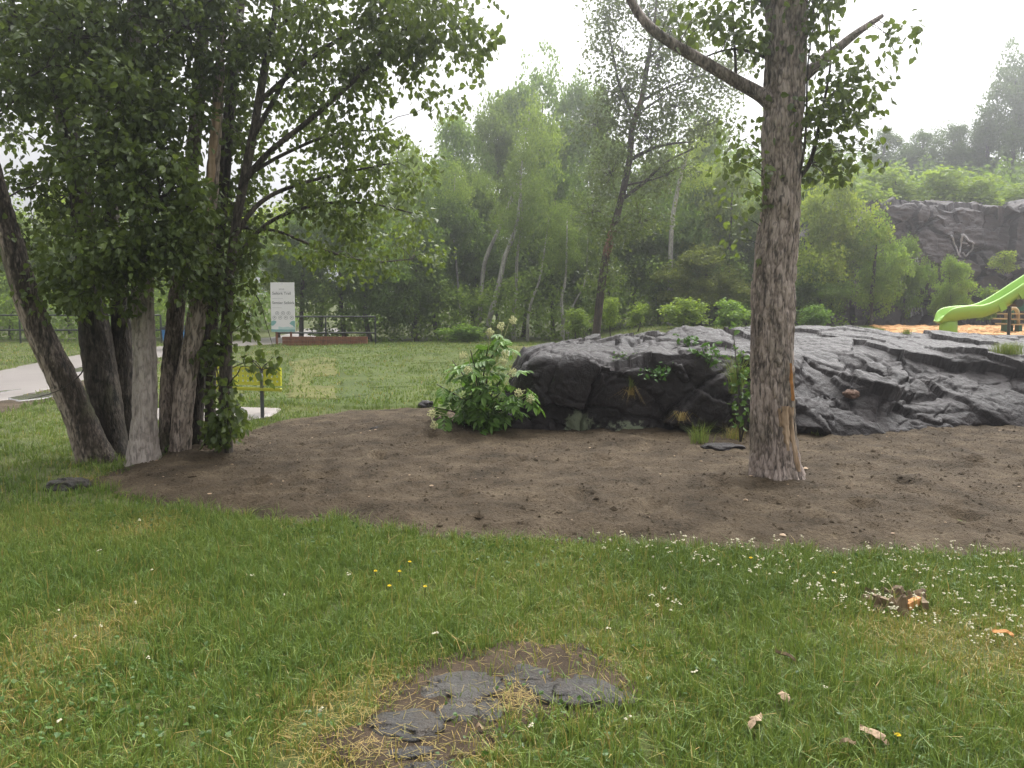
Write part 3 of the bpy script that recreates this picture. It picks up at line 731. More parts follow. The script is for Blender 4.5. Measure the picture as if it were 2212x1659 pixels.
# ---------------------------------------------------------------- the clump of poplars on the left
def px(lst, Y0, dY=0.0):
    return [P(u_, v_, Y0 + dY * (i / max(1, len(lst) - 1))) for i, (u_, v_) in enumerate(lst)]
def dry_side(sign, thr=0.0, base=0.05, hi=0.8):
    def f(V, C, s):
        k = len(V) // len(C); rel = V.reshape(len(C), k, 3) - C[:, None]
        a = rel[..., 0] * sign / (np.linalg.norm(rel, axis=2) + 1e-9)
        return (base + hi * sstep(-0.1, 0.25, a - thr + 0.35 * fbm(V.reshape(len(C), k, 3) * np.array([6, 6, 1.6]), 3, 3))).ravel()
    return f
def dry_const(val, lowpale=0.0):
    def f(V, C, s): return val + 0.12 + 0.22 * fbm(V * np.array([4, 4, 1.2]), 3, 5) + lowpale * sstep(1.4, 0.2, V[:, 2])
    return f
K = 1 / F
CLUMP = [  # name label, path (u,v), depth, widths(px), mat, dry
    ('leftmost poplar of the clump, trunk leaning far left, half pale half dark', [(214, 992), (150, 850), (78, 700), (22, 520), (-14, 395), (-60, 240), (-100, 60), (-130, -120)], 8.3, -0.9, [66, 62, 56, 48, 44, 40, 36, 30], 'bark', dry_side(-1, 0.0)),
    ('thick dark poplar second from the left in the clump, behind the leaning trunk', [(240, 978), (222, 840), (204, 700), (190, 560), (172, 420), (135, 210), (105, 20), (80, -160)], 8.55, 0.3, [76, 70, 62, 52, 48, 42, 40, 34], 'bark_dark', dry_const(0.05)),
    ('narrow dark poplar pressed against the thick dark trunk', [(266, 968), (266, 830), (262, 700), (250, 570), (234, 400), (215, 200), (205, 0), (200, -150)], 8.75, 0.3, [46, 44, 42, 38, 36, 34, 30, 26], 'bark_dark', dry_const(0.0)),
    ('straight pale grey poplar in the middle of the clump', [(307, 994), (313, 900), (314, 800), (309, 690), (306, 580), (300, 400), (294, 200), (290, -150)], 8.1, 0.2, [62, 52, 50, 48, 47, 42, 38, 32], 'bark_pale', dry_const(0.28, 0.1)),
    ('dark poplar just right of the pale trunk in the clump', [(362, 962), (366, 850), (378, 700), (388, 600), (404, 470), (420, 300), (436, 100), (444, -150)], 8.5, 0.3, [40, 42, 40, 36, 32, 32, 28, 24], 'bark', dry_const(0.08)),
    ('poplar leaning right in the clump with a long strip of bare split wood', [(384, 972), (402, 830), (424, 690), (440, 560), (453, 450), (463, 330), (472, 200), (480, 40), (486, -120)], 8.35, 0.0, [42, 44, 40, 36, 32, 28, 22, 14, 10], 'bark', dry_const(0.35)),
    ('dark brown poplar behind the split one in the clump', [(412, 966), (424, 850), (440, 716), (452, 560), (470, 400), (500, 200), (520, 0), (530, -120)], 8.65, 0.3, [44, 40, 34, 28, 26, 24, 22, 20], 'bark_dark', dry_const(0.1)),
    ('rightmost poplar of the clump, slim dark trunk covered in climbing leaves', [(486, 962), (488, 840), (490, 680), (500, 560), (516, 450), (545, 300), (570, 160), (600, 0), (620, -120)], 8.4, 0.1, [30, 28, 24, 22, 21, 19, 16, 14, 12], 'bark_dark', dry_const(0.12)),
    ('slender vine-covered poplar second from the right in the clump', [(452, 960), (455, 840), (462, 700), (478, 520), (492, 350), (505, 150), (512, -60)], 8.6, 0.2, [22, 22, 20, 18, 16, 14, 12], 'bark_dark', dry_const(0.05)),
]
clump_trees = []
for i, (lab, path, Y0, dY, w, mt, dry) in enumerate(CLUMP):
    pts = px(path, Y0, dY)
    pts[0][2] = float(H(pts[0][0], pts[0][1])) - 0.06
    rads = np.array(w) * K * Y0 / 2
    T = Tree('poplar_tree', lab, (pts[0][0], pts[0][1], float(H(pts[0][0], pts[0][1]))), group='poplar clump')
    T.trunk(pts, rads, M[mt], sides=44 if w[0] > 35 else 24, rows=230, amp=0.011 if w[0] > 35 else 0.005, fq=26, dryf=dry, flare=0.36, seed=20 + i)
    clump_trees.append(T)

ELL = [(40, 60, 120, 120, 8.2, 900), (160, 80, 120, 120, 7.8, 900), (280, 60, 130, 110, 8.4, 1000), (400, 60, 120, 110, 8.0, 900), (500, 120, 100, 130, 8.6, 800),
       (60, 200, 90, 90, 7.9, 450), (150, 250, 100, 100, 8.9, 600), (270, 210, 120, 100, 7.7, 850), (350, 240, 90, 110, 8.0, 650), (250, 350, 130, 110, 7.7, 850), (340, 430, 130, 110, 7.6, 1100),
       (160, 420, 100, 90, 8.9, 500), (60, 400, 70, 80, 8.6, 220), (220, 540, 110, 80, 7.7, 800), (320, 550, 110, 60, 7.6, 700), (140, 600, 70, 70, 7.9, 330), (400, 540, 70, 80, 7.8, 380), (70, 540, 50, 60, 8.4, 150),
       (205, 635, 60, 40, 7.8, 200), (390, 610, 40, 40, 7.9, 90), (520, 300, 60, 120, 8.9, 450), (510, 450, 50, 100, 8.8, 330), (540, 560, 50, 80, 8.5, 200),
       (620, 60, 110, 90, 8.4, 650), (740, 50, 120, 80, 8.0, 650), (850, 40, 110, 70, 7.8, 550), (960, 50, 70, 60, 7.6, 330), (1020, 110, 40, 50, 7.6, 120), (920, 90, 80, 60, 7.7, 300), (1000, 40, 60, 50, 7.5, 180), (965, 190, 40, 45, 7.7, 90), (880, 130, 70, 55, 8.0, 270),
       (640, 180, 100, 80, 8.5, 450), (760, 170, 100, 80, 8.3, 500), (680, 290, 110, 70, 8.6, 550), (800, 270, 80, 60, 8.4, 300), (640, 400, 90, 70, 8.8, 420), (750, 380, 100, 60, 8.8, 420), (860, 350, 60, 60, 8.6, 180),
       (700, 480, 110, 60, 9.0, 400), (640, 530, 70, 50, 9.0, 200), (800, 460, 80, 60, 9.0, 220), (880, 460, 50, 60, 9.2, 140), (780, 330, 110, 60, 8.7, 350), (830, 410, 90, 60, 8.9, 260), (900, 400, 50, 60, 9.0, 120), (700, 430, 110, 60, 8.8, 350), (760, 520, 100, 50, 9.1, 260), (850, 520, 90, 50, 10.0, 240), (900, 560, 50, 40, 10.2, 110), (800, 585, 80, 36, 10.2, 170), (700, 590, 50, 30, 10.0, 80), (900, 500, 60, 60, 10, 150), (735, 560, 70, 36, 9.2, 160),
       (80, -80, 150, 100, 8.4, 700), (260, -90, 150, 100, 8.0, 700), (440, -90, 140, 100, 8.2, 700), (640, -90, 140, 90, 8.2, 600), (830, -80, 140, 80, 8.0, 500), (0, 250, 60, 90, 9.0, 200), (20, 120, 90, 90, 9.2, 350)]
# bigger arching limbs reaching right
T8 = clump_trees[7]; LP = []
for pts, r0, dY in [([(500, 520), (560, 440), (640, 400), (760, 370), (860, 350)], 0.03, 0.1), ([(490, 600), (540, 520), (600, 470), (700, 440), (800, 440), (890, 460)], 0.028, 0.15), ([(545, 300), (600, 200), (640, 120), (690, 20)], 0.03, 0.0),
                    ([(520, 400), (580, 330), (680, 250), (780, 160), (880, 60), (980, 40)], 0.035, -0.1), ([(500, 640), (530, 615), (560, 650), (575, 700), (590, 750)], 0.008, 0.1), ([(490, 800), (540, 780), (580, 790), (610, 815)], 0.006, 0.1),
                    ([(510, 490), (600, 500), (700, 540), (800, 565), (890, 560)], 0.022, 0.4), ([(530, 380), (620, 330), (720, 290), (820, 280)], 0.024, 0.05), ([(560, 220), (640, 150), (740, 80), (840, 30), (940, -10)], 0.03, -0.12), ([(600, 60), (700, -20), (820, -60)], 0.02, -0.1)]:
    q_ = [P(u_, v_, 8.45 + dY * i) for i, (u_, v_) in enumerate(pts)]
    T8.limb(q_, [r0, r0 * 0.7, r0 * 0.25], M['bark_dark'], 20, 7); LP.append(catmull(q_, 24))
LP = np.vstack(LP)
for (u_, v_, ru, rv, Y, n) in ELL:
    c = P(u_, v_, Y); s = K * Y
    if u_ > 560: cand = [7]
    elif u_ < 100: cand = [0, 1]
    elif u_ < 240: cand = [1, 2, 0]
    elif u_ < 360: cand = [3, 2]
    else: cand = [4, 5, 6]
    T = clump_trees[cand[int(rng.integers(len(cand)))]]
    T.foliage(c, (ru * s, 0.6, rv * s), int(n * (1.9 if u_ < 560 else (1.35 if v_ < 240 else 0.8))), 0.068, 0.22, 42, 0.45 + (0.3 if u_ > 560 else 0.08 if Y < 7.9 else 0), 0.75, frm=LP if u_ > 560 else None, sag=-0.08)  # right-hand leaves tinted lighter: hazy glare put into their colour
clump_trees[0].limb([P(u_, v_, 8.0) for u_, v_ in [(186, 765), (180, 800), (150, 830), (110, 850), (60, 862)]], [0.008, 0.006, 0.003], M['twig'], 14, 5)
clump_trees[2].limb([P(u_, v_, 8.9) for u_, v_ in [(300, 850), (275, 800), (262, 770)]], [0.05, 0.05, 0.045], M['bark_dark'], 8, 9)
# climbing leaves on the right-hand trunks
for (u_, v_, ru, rv, Y, n) in [(462, 760, 24, 110, 8.35, 170), (490, 890, 34, 65, 8.2, 210), (470, 640, 36, 60, 8.3, 170), (530, 690, 28, 60, 8.3, 80), (565, 800, 60, 60, 8.0, 48), (475, 930, 26, 30, 8.25, 100), (430, 560, 30, 60, 8.2, 110)]:
    c = P(u_, v_, Y); s = K * Y
    clump_trees[8 if u_ < 480 else 7].foliage(c, (ru * s, 0.14, rv * s), n, 0.085, 0.17, 9, 0.5, 0.9)
# a strip of bare split wood on the leaning trunk
def wood_patch(T, name, mat, z0, z1, azc, wfun, off=0.012, rows=60, cols=9, seed=0):
    zz = np.linspace(z0, z1, rows); V = np.zeros((rows, cols, 3))
    Cz = T.C[:, 2]
    for i, z in enumerate(zz):
        j = int(np.argmin(np.abs(Cz - z))); c = T.C[j]; t = i / (rows - 1)
        r = np.linalg.norm(T.V[j] - c, axis=1).mean()
        w = wfun(t) * (1 + 0.25 * math.sin(t * 23 + seed) * math.sin(t * 9))
        az = azc(t) if callable(azc) else azc
        for k in range(cols):
            q = (k / (cols - 1) - 0.5) * 2; a = az + q * w / r
            e = 1 - abs(q)**4
            rel = T.V[j] - c; aa = np.arctan2(rel[:, 1], rel[:, 0]); m_ = np.abs((aa - a + np.pi) % (2 * np.pi) - np.pi) < 0.12
            rl = np.linalg.norm(rel[m_][:, :2], axis=1).mean() if m_.any() else r
            rr = rl + off * (1.4 * e - 0.6) + 0.006 * math.sin(q * 7 + t * 5 + seed)
            V[i, k] = c + np.array([math.cos(a) * rr, math.sin(a) * rr, z - c[2]])
    o = link(name, npmesh(name, V.reshape(-1, 3), grid_faces(rows, cols), mat, smooth=True), T.root)
    return o
T5 = clump_trees[5]
za, zb = P(445, 475, 8.3)[2], P(470, 222, 8.3)[2]
wood_patch(T5, 'split_wood', M['wood_raw'], za, zb, -math.pi / 2 + 0.1, lambda t: 0.012 + 0.036 * sstep(0, 0.45, t), 0.035, seed=2)
for T in clump_trees: T.finish(M['leaf'])

# ---------------------------------------------------------------- the big single tree on the right
YB = 7.3
gB = G(1676, 1046); YB = float(gB[1])
path = [(1676, 1052), (1673, 980), (1670, 900), (1667, 740), (1672, 600), (1677, 540), (1687, 446), (1690, 298), (1695, 150), (1698, 20), (1690, -120), (1670, -300)]
wd = [98, 96, 96, 96, 92, 90, 80, 88, 86, 88, 84, 70]
pts = [P(a, b, YB) for a, b in path]; pts[0][2] = float(H(pts[0][0], pts[0][1])) - 0.02
Bt = Tree('big_tree', 'single big tree with furrowed grey bark standing in the bare soil before the rock', (gB[0], gB[1], float(H(gB[0], gB[1]))))
# even spacing along the path
Ls = np.concatenate([[0], np.cumsum(np.linalg.norm(np.diff(np.array(pts), axis=0), axis=1))])
tq = np.linspace(0, Ls[-1], 26); pts2 = np.stack([np.interp(tq, Ls, np.array(pts)[:, k]) for k in range(3)], -1)
wd2 = np.interp(tq, Ls, wd) * K * YB / 2
zk = P(1650, 446, YB)[2] + 0.0
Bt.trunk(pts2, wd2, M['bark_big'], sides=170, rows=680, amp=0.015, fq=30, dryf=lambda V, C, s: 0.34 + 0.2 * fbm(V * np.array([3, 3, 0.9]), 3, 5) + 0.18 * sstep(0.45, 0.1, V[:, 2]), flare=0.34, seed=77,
         knots=[(zk + 0.08, math.pi * 1.15, 0.035, 0.07), (zk + 0.02, -math.pi / 2, 0.02, 0.08), (1.35 + 0.0, -math.pi * 0.62, 0.012, 0.05)])
Bt.limb([P(u_, v_, YB - 0.05 + 0.02 * i) for i, (u_, v_) in enumerate([(1668, 225), (1640, 203), (1590, 175), (1500, 122), (1425, 76), (1380, 30), (1350, -30), (1330, -120)])], np.array([34, 30, 27, 24, 22, 19, 17, 12]) * K * YB / 2, M['bark_big'], 40, 16)
Bt.limb([P(u_, v_, YB + 0.03 * i) for i, (u_, v_) in enumerate([(1715, 190), (1742, 160), (1800, 112), (1850, 72), (1906, 34)])], np.array([30, 26, 21, 16, 9]) * K * YB / 2, M['bark_big'], 24, 14)
Bt.limb([P(u_, v_, YB + 0.05) for u_, v_ in [(1660, 130), (1650, 122), (1600, 107), (1560, 110), (1510, 128)]], [0.02, 0.017, 0.01, 0.006], M['bark_dark'], 20, 7)
Bt.limb([P(u_, v_, YB + 0.05) for u_, v_ in [(1591, 175), (1588, 120), (1584, 60), (1580, -20)]], [0.014, 0.011, 0.007], M['bark_dark'], 12, 7)
Bt.limb([P(u_, v_, YB) for u_, v_ in [(1725, 385), (1750, 350), (1768, 280), (1786, 190), (1795, 120), (1790, 30)]], [0.022, 0.018, 0.010, 0.006], M['bark_dark'], 20, 7)
Bt.limb([P(u_, v_, YB - 0.1) for u_, v_ in [(1722, 395), (1736, 330), (1742, 250), (1745, 140), (1760, 40)]], [0.014, 0.01, 0.005], M['bark_dark'], 16, 6)
Bt.limb([P(u_, v_, YB) for u_, v_ in [(1720, -20), (1760, -60), (1840, -120)]], [0.05, 0.04, 0.03], M['bark_big'], 12, 9)
Bt.limb([P(u_, v_, YB) for u_, v_ in [(1690, 0), (1640, -10), (1600, -40), (1540, -120)]], [0.07, 0.05, 0.04, 0.03], M['bark_big'], 12, 10)
sp = np.vstack([catmull([P(u_, v_, YB) for u_, v_ in l_], 30) for l_ in ([(1750, 350), (1768, 280), (1786, 190), (1795, 120), (1790, 30)], [(1742, 160), (1800, 112), (1850, 72), (1906, 34)], [(1736, 330), (1742, 250), (1745, 140), (1760, 40)])])
sl = np.vstack([catmull([P(u_, v_, YB) for u_, v_ in l_], 40) for l_ in ([(1650, 560), (1648, 400), (1645, 320), (1650, 210)], [(1640, 203), (1590, 175), (1500, 122), (1425, 76)], [(1591, 175), (1588, 120), (1584, 60), (1580, -20)], [(1650, 122), (1600, 107), (1560, 110), (1510, 128)])])
for (u_, v_, ru, rv, n, frm, tint) in [(1795, 190, 55, 65, 170, sp, .5), (1775, 300, 45, 80, 150, sp, .5), (1840, 240, 50, 60, 130, sp, .4), (1860, 170, 40, 50, 90, sp, .4), (1930, 82, 40, 22, 55, sp, .45), (1965, 70, 14, 16, 12, sp, .45), (1870, 310, 36, 40, 60, sp, .4),
        (1760, 60, 55, 60, 200, sp, .4), (1790, 370, 50, 30, 70, sp, .4), (1610, 70, 30, 60, 70, sl, .4), (1625, 110, 26, 40, 55, sl, .4), (1560, 40, 60, 40, 90, sl, .4), (1630, 340, 30, 70, 40, sl, .7), (1620, 440, 30, 60, 30, sl, .8),
        (1655, 430, 14, 40, 25, sl, .7), (1585, 290, 45, 50, 40, sl, .6), (1560, 380, 60, 60, 40, sl, .8), (1700, 250, 30, 40, 34, sp, .45), (1700, -40, 150, 40, 300, sp, .4), (1620, 520, 20, 50, 14, sl, .7), (1480, 40, 60, 40, 90, sl, .4)]:
    Bt.foliage(P(u_, v_, YB - 0.1), (ru * K * YB, 0.28, rv * K * YB), int(n * 1.3), 0.07, 0.2, 9, tint + 0.05, 0.8, frm=frm)
wood_patch(Bt, 'stripped_bark_wood', M['wood_orange'], P(1, 862, YB)[2], P(1, 782, YB)[2], lambda t: -math.pi / 2 + 0.70 - 0.18 * t, lambda t: 0.004 + 0.011 * math.sin(min(1, t * 1.1 + 0.05) * math.pi)**0.5, 0.022, seed=1)
wood_patch(Bt, 'bare_wood_wound', M['wood_raw'], P(1, 965, YB)[2], P(1, 872, YB)[2], lambda t: -math.pi / 2 + 0.28, lambda t: 0.014 + 0.036 * sstep(0, 0.5, t), 0.026, seed=3)
wood_patch(Bt, 'bare_wood_wound', M['wood_raw'], P(1, 1010, YB)[2], P(1, 875, YB)[2], lambda t: -math.pi / 2 + 0.72 - 0.16 * t, lambda t: 0.02 + 0.02 * t, 0.026, seed=5)
wood_patch(Bt, 'bare_wood_wound', M['wood_raw'], P(1, 915, YB)[2], P(1, 876, YB)[2], lambda t: -math.pi / 2 - 0.02, lambda t: 0.006 + 0.006 * t, 0.02, seed=7)
Bt.finish(M['leaf'])

# ---------------------------------------------------------------- the wood behind
def crown_template(name, seed, lobes, nclump, per, leaf, tall=1.0, airy=0.0):
    r = np.random.default_rng(seed); fo = Foliage()
    lc = unit(r.normal(size=(lobes, 3))) * (r.random((lobes, 1))**0.5) * np.array([0.68, 0.68, 0.66]); lr = r.uniform(0.26, 0.46, lobes)
    lc[0] = (0, 0, 0.55); lc[1] = (0, 0, -0.4)
    for i in range(nclump):
        l = int(r.integers(lobes)); d = unit(r.normal(size=3)); d[2] = abs(d[2]) * 0.9 - 0.35 if r.random() < 0.6 else d[2]
        q = lc[l] + d * lr[l] * r.random()**0.3
        clump(fo, q, np.array([1, 1, 0.7]) * r.uniform(0.07, 0.16) * (1 + airy), per, leaf, 0.5 + r.normal(0, 0.13), 0.25, DIA_V, DIA_F, 0.15, r)
    return fo.mesh(name, M['bgleaf'])
TPL = [crown_template('crown', 300 + i, int(7 + i % 4 * 2), 430, 34, 0.05 if i != 4 else 0.042) for i in range(6)]
TPL_SHRUB = [crown_template('crown', 350 + i, 9, 130, 16, 0.13, airy=1.0) for i in range(4)]
TPL_AIRY = [crown_template('crown', 330 + i, 9, 170, 26, 0.045, airy=0.5) for i in range(3)]

def wood_tree(lab, u_, vtop, hw, vbot, Y, k=0, colr=(1, 1, 1), trunkmat='bark_dark', name='broadleaf_tree', tpath=None, tr=0.09, airy=False, group='trees in the wood', shrub=False, rot=None):
    top = P(u_, vtop, Y); bot = P(u_, vbot, Y)
    hx = hw * K * Y; hz = (top[2] - bot[2]) / 2; cz = (top[2] + bot[2]) / 2
    bx = bot[0] if tpath is None else P(*tpath[0], Y)[0]
    g = float(H(bx, Y))
    root = tag(empty(name, (bx, Y, g)), lab, 'shrub' if shrub else 'tree', group)
    cr = bpy.data.objects.new('crown', (TPL_SHRUB if shrub else TPL_AIRY if airy else TPL)[k % (4 if shrub else 3 if airy else 6)]); col.objects.link(cr); cr.parent = root
    cr.location = (bot[0] - bx, 0, cz - g); cr.scale = (hx * 1.25, hx * 1.2, hz * 1.12)
    cr.rotation_euler = (0, 0, rng.uniform(0, 6.28) if rot is None else rot); cr.color = (*colr, 1); cr['kind'] = 'stuff'
    if tpath is not None:
        pts = [P(a, b, Y) for a, b in tpath]
        pts.insert(0, np.array([pts[0][0] - 0.1 * (pts[1][0] - pts[0][0]), Y, g - 0.1])) if pts[0][2] > g + 0.1 else None
        top_ = pts[-1]; pts.append(top_ + (np.array([bot[0], Y, top[2] - 0.15 * hz]) - top_) * 0.8)
    else:
        pts = [np.array([bx, Y, g - 0.1]), np.array([bx + rng.normal(0, 0.1), Y, g + (cz - g) * 0.5]), np.array([bx + rng.normal(0, 0.15), Y, cz + hz * 0.5])]
    tube_obj('trunk', pts, [tr * 1.15, tr, tr * 0.8, tr * 0.35], M[trunkmat], root, 8, 22)
    return root

DK, MD, LT, YL = (0.6, 0.66, 0.5), (0.95, 0.98, 0.75), (1.2, 1.2, 0.85), (1.45, 1.35, 0.75)
W = wood_tree
W('tree with bright foliage behind the railing at the far left edge', 20, 430, 120, 690, 34, 0, LT)
W('bright green tree behind the railing left of the dark trunks', 150, 400, 110, 690, 36, 1, YL)
W('broad green tree behind the thick dark trunks, above the railing', 270, 420, 110, 690, 35, 2, MD)
W('yellow green tree seen between the pale and the split trunk', 385, 430, 90, 700, 36, 3, YL)
W('green tree behind the rightmost clump trunk, left of the sign', 500, 420, 110, 690, 37, 4, LT)
W('yellow green tree right behind the white sign', 600, 440, 100, 690, 36, 5, YL)
W('mid green tree above the right end of the sign', 690, 400, 110, 690, 34, 0, MD)
W('dark dense maple at the wood edge right of the railing', 800, 430, 100, 735, 31, 1, (0.7, 0.8, 0.65))
W('dark low tree right of the brown timber wall', 900, 480, 90, 730, 31.5, 2, DK)
W('light green tree rising left in the treeline, under the hanging branch', 890, 290, 95, 640, 36, 3, LT)
W('pale green round topped tree in the left of the treeline', 985, 225, 95, 600, 38, 4, (1.2, 1.3, 1.1))
W('tall green tree left of the highest crown in the treeline', 1075, 200, 90, 560, 40, 5, MD)
W('highest pale crown in the middle of the treeline', 1165, 120, 95, 520, 41, 0, (1.05, 1.15, 1.05))
W('tall hazy tree just right of the highest crown', 1245, 150, 85, 520, 42, 1, (0.95, 1.05, 0.95))
W('green tree behind the birch stems', 1130, 400, 110, 690, 37, 2, (0.75, 0.85, 0.7))
W('dense dark tree left of the reddish poplar trunk', 1245, 400, 95, 690, 34, 3, DK)
W('dark tree filling the shade right of the birches', 1030, 480, 90, 700, 35, 4, (0.65, 0.75, 0.6))
W('dark tree behind the reddish poplar trunk', 1370, 420, 110, 690, 33, 5, DK)
W('green tree right of the reddish poplar trunk', 1480, 350, 100, 680, 34, 0, (0.75, 0.85, 0.7))
W('olive green tree left of the big trunk', 1570, 330, 100, 670, 33, 1, (1.1, 1.05, 0.75))
W('brownish green shrubby tree low behind the rock, left of the big trunk', 1520, 520, 100, 690, 31, 2, (0.85, 0.75, 0.6))
W('dark tree behind the big trunk', 1650, 400, 90, 690, 33, 3, (0.8, 0.85, 0.7))
W('tall green tree right behind the big trunk', 1770, 300, 75, 560, 36, 4, (0.8, 0.9, 0.75))
W('large yellow green tree right of the big trunk in front of the cliff', 1790, 370, 100, 690, 30.5, 5, YL)
W('leafy tree with spreading right side in front of the cliff', 1880, 470, 75, 700, 30, 0, (1.05, 1.15, 0.8))
W('dark low tree between the big trunk and the cliff', 1760, 560, 70, 710, 29.5, 1, (0.75, 0.85, 0.65))
W('small green tree standing alone against the cliff', 2045, 545, 52, 705, 30, 2, (1.1, 1.2, 0.8), tr=0.05)
W('slender tree against the left part of the cliff face', 1955, 500, 50, 705, 31.5, 1, (0.9, 1.0, 0.7), tr=0.05)
W('small bush at the foot of the cliff left of the slide', 2135, 618, 34, 700, 31, 3, (1.0, 1.1, 0.75), tr=0.04, shrub=True, name='cliff_bush')
W('tuft of bright shrub on the cliff ledge at the right edge', 2172, 540, 30, 590, 33.2, 4, YL, tr=0.03, shrub=True, name='cliff_bush')
for i, (u_, vt, hw, vb, Y, lab) in enumerate([(1850, 390, 75, 500, 38, 'leftmost yellow green bush on top of the cliff'), (1935, 350, 75, 475, 39, 'yellow green bush above the cliff, under the dark hill trees'), (2035, 355, 75, 470, 39, 'broad pale bush above the graffiti on the cliff'),
                                              (2120, 380, 65, 470, 38, 'low pale bush near the right end of the cliff top'), (2205, 395, 65, 470, 38.5, 'pale bush on the cliff top at the right edge')]):
    W(lab, u_, vt, hw, vb, Y, i, (1.15, 1.15, 0.75), shrub=True, name='cliff_top_bush', tr=0.05, group='bushes on the cliff top')
for i, (u_, vt, hw, vb, Y, lab) in enumerate([(1790, 300, 45, 450, 60, 'hazy hill tree just right of the big trunk'), (1905, 268, 52, 420, 58, 'dark hazy round tree, leftmost on the hill skyline'), (1985, 272, 55, 420, 58, 'second hazy tree on the hill skyline'), (2060, 258, 58, 420, 58, 'third hazy tree on the hill skyline'), (2130, 225, 62, 420, 57, 'hazy tree left of the tallest one on the hill'), (2185, 100, 85, 380, 58, 'tallest hazy tree on the hill at the right edge'), (2270, 150, 90, 400, 59, 'hazy hill tree cut by the right edge of the picture')]):
    W(lab, u_, vt, hw, vb, Y, i + 1, (0.5, 0.6, 0.48), name='hill_tree', tr=0.15, group='trees on the hill')

W('dark green tree behind the sign, under the clump canopy', 650, 450, 100, 705, 32, 4, (0.7, 0.8, 0.6))
W('dark maple between the railing end and the treeline', 745, 420, 100, 715, 32.5, 5, (0.65, 0.75, 0.55))
W('shady tree left of the leftmost birch', 945, 380, 90, 715, 33, 0, (0.75, 0.85, 0.6))
W('leafy tree in the gap left of the bent birch', 1020, 350, 80, 680, 36, 1, MD)
W('leafy tree above the slim leaning birch', 1195, 330, 90, 680, 36, 3, (0.8, 0.9, 0.68))
W('hazy green tree behind the middle of the reddish trunk', 1320, 270, 85, 640, 38, 4, MD)
W('green tree between the reddish trunk and the pale birch', 1425, 300, 85, 650, 37, 5, MD)
W('light tree just above the pale fanning birch', 1540, 240, 80, 560, 39, 2, LT)
B = dict(trunkmat='bark_birch', name='birch_tree', airy=True, group='birches')
W('birch with the long stem bending right and up through the wood', 1150, 180, 70, 480, 33.0, 0, LT, tpath=[(1035, 704), (1041, 610), (1050, 557), (1073, 505), (1099, 442), (1122, 380)], tr=0.085, **B)
W('birch with the thickest white foot, leaning right beside the bent one', 1130, 300, 70, 560, 32.0, 1, MD, tpath=[(1054, 702), (1076, 621), (1091, 554), (1106, 517), (1120, 460)], tr=0.10, **B)
W('straight birch right of the leaning pair', 1120, 330, 60, 560, 32.5, 2, MD, tpath=[(1110, 680), (1115, 628), (1117, 554), (1128, 480)], tr=0.07, **B)
W('slim birch leaning right in the shade of the wood', 1190, 420, 55, 610, 31.5, 0, MD, tpath=[(1141, 684), (1152, 640), (1168, 593)], tr=0.055, **B)
W('short forked looking birch before the dark shade', 1225, 430, 50, 610, 31.0, 1, MD, tpath=[(1216, 692), (1213, 647), (1222, 596)], tr=0.065, **B)
W('thin grey birch leaning right before the dark shade', 1270, 480, 45, 620, 31.4, 2, DK, tpath=[(1228, 686), (1243, 650), (1264, 606)], tr=0.04, **B)
W('leftmost thin birch stem in the wood', 985, 330, 60, 560, 33.5, 0, LT, tpath=[(996, 690), (990, 620), (983, 540), (980, 480)], tr=0.05, **B)
W('pale birch fanning out high left of the big trunk', 1500, 260, 60, 420, 31.5, 1, YL, tpath=[(1448, 560), (1452, 480), (1459, 435), (1474, 368), (1492, 312)], tr=0.09, **B)

# airy poplar with the reddish trunk behind the rock
pp = [(1284, 690), (1303, 591), (1318, 517), (1337, 450), (1359, 349), (1366, 275), (1385, 219), (1400, 130), (1412, 60), (1425, -60)]
YP = 24.0
pts = [P(a, b, YP) for a, b in pp]; g = float(H(pts[0][0], YP)); pts[0][2] = g - 0.1
Pt = Tree('airy_poplar', 'airy poplar with reddish leaning trunk rising behind the rock outcrop', (pts[0][0], YP, g))
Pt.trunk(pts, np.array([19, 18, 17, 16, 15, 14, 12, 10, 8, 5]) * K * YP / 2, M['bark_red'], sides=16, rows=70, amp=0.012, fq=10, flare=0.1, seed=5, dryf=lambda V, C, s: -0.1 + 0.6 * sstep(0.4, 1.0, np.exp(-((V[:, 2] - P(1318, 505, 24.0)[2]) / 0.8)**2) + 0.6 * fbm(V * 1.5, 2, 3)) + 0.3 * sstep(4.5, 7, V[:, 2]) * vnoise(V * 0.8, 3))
for q, r0 in [([(1362, 345), (1400, 325), (1440, 312), (1500, 306)], 0.07), ([(1345, 430), (1390, 395), (1440, 350), (1500, 320)], 0.06), ([(1352, 400), (1420, 385), (1470, 360)], 0.04), ([(1385, 219), (1440, 190), (1520, 160)], 0.05), ([(1372, 260), (1340, 190), (1325, 120), (1310, 40)], 0.05), ([(1400, 130), (1440, 80), (1450, 0)], 0.04), ([(1378, 240), (1350, 215), (1300, 190)], 0.03)]:
    Pt.limb([P(a, b, YP) for a, b in q], [r0, r0 * 0.7, r0 * 0.3], M['bark_dark'], 14, 6)
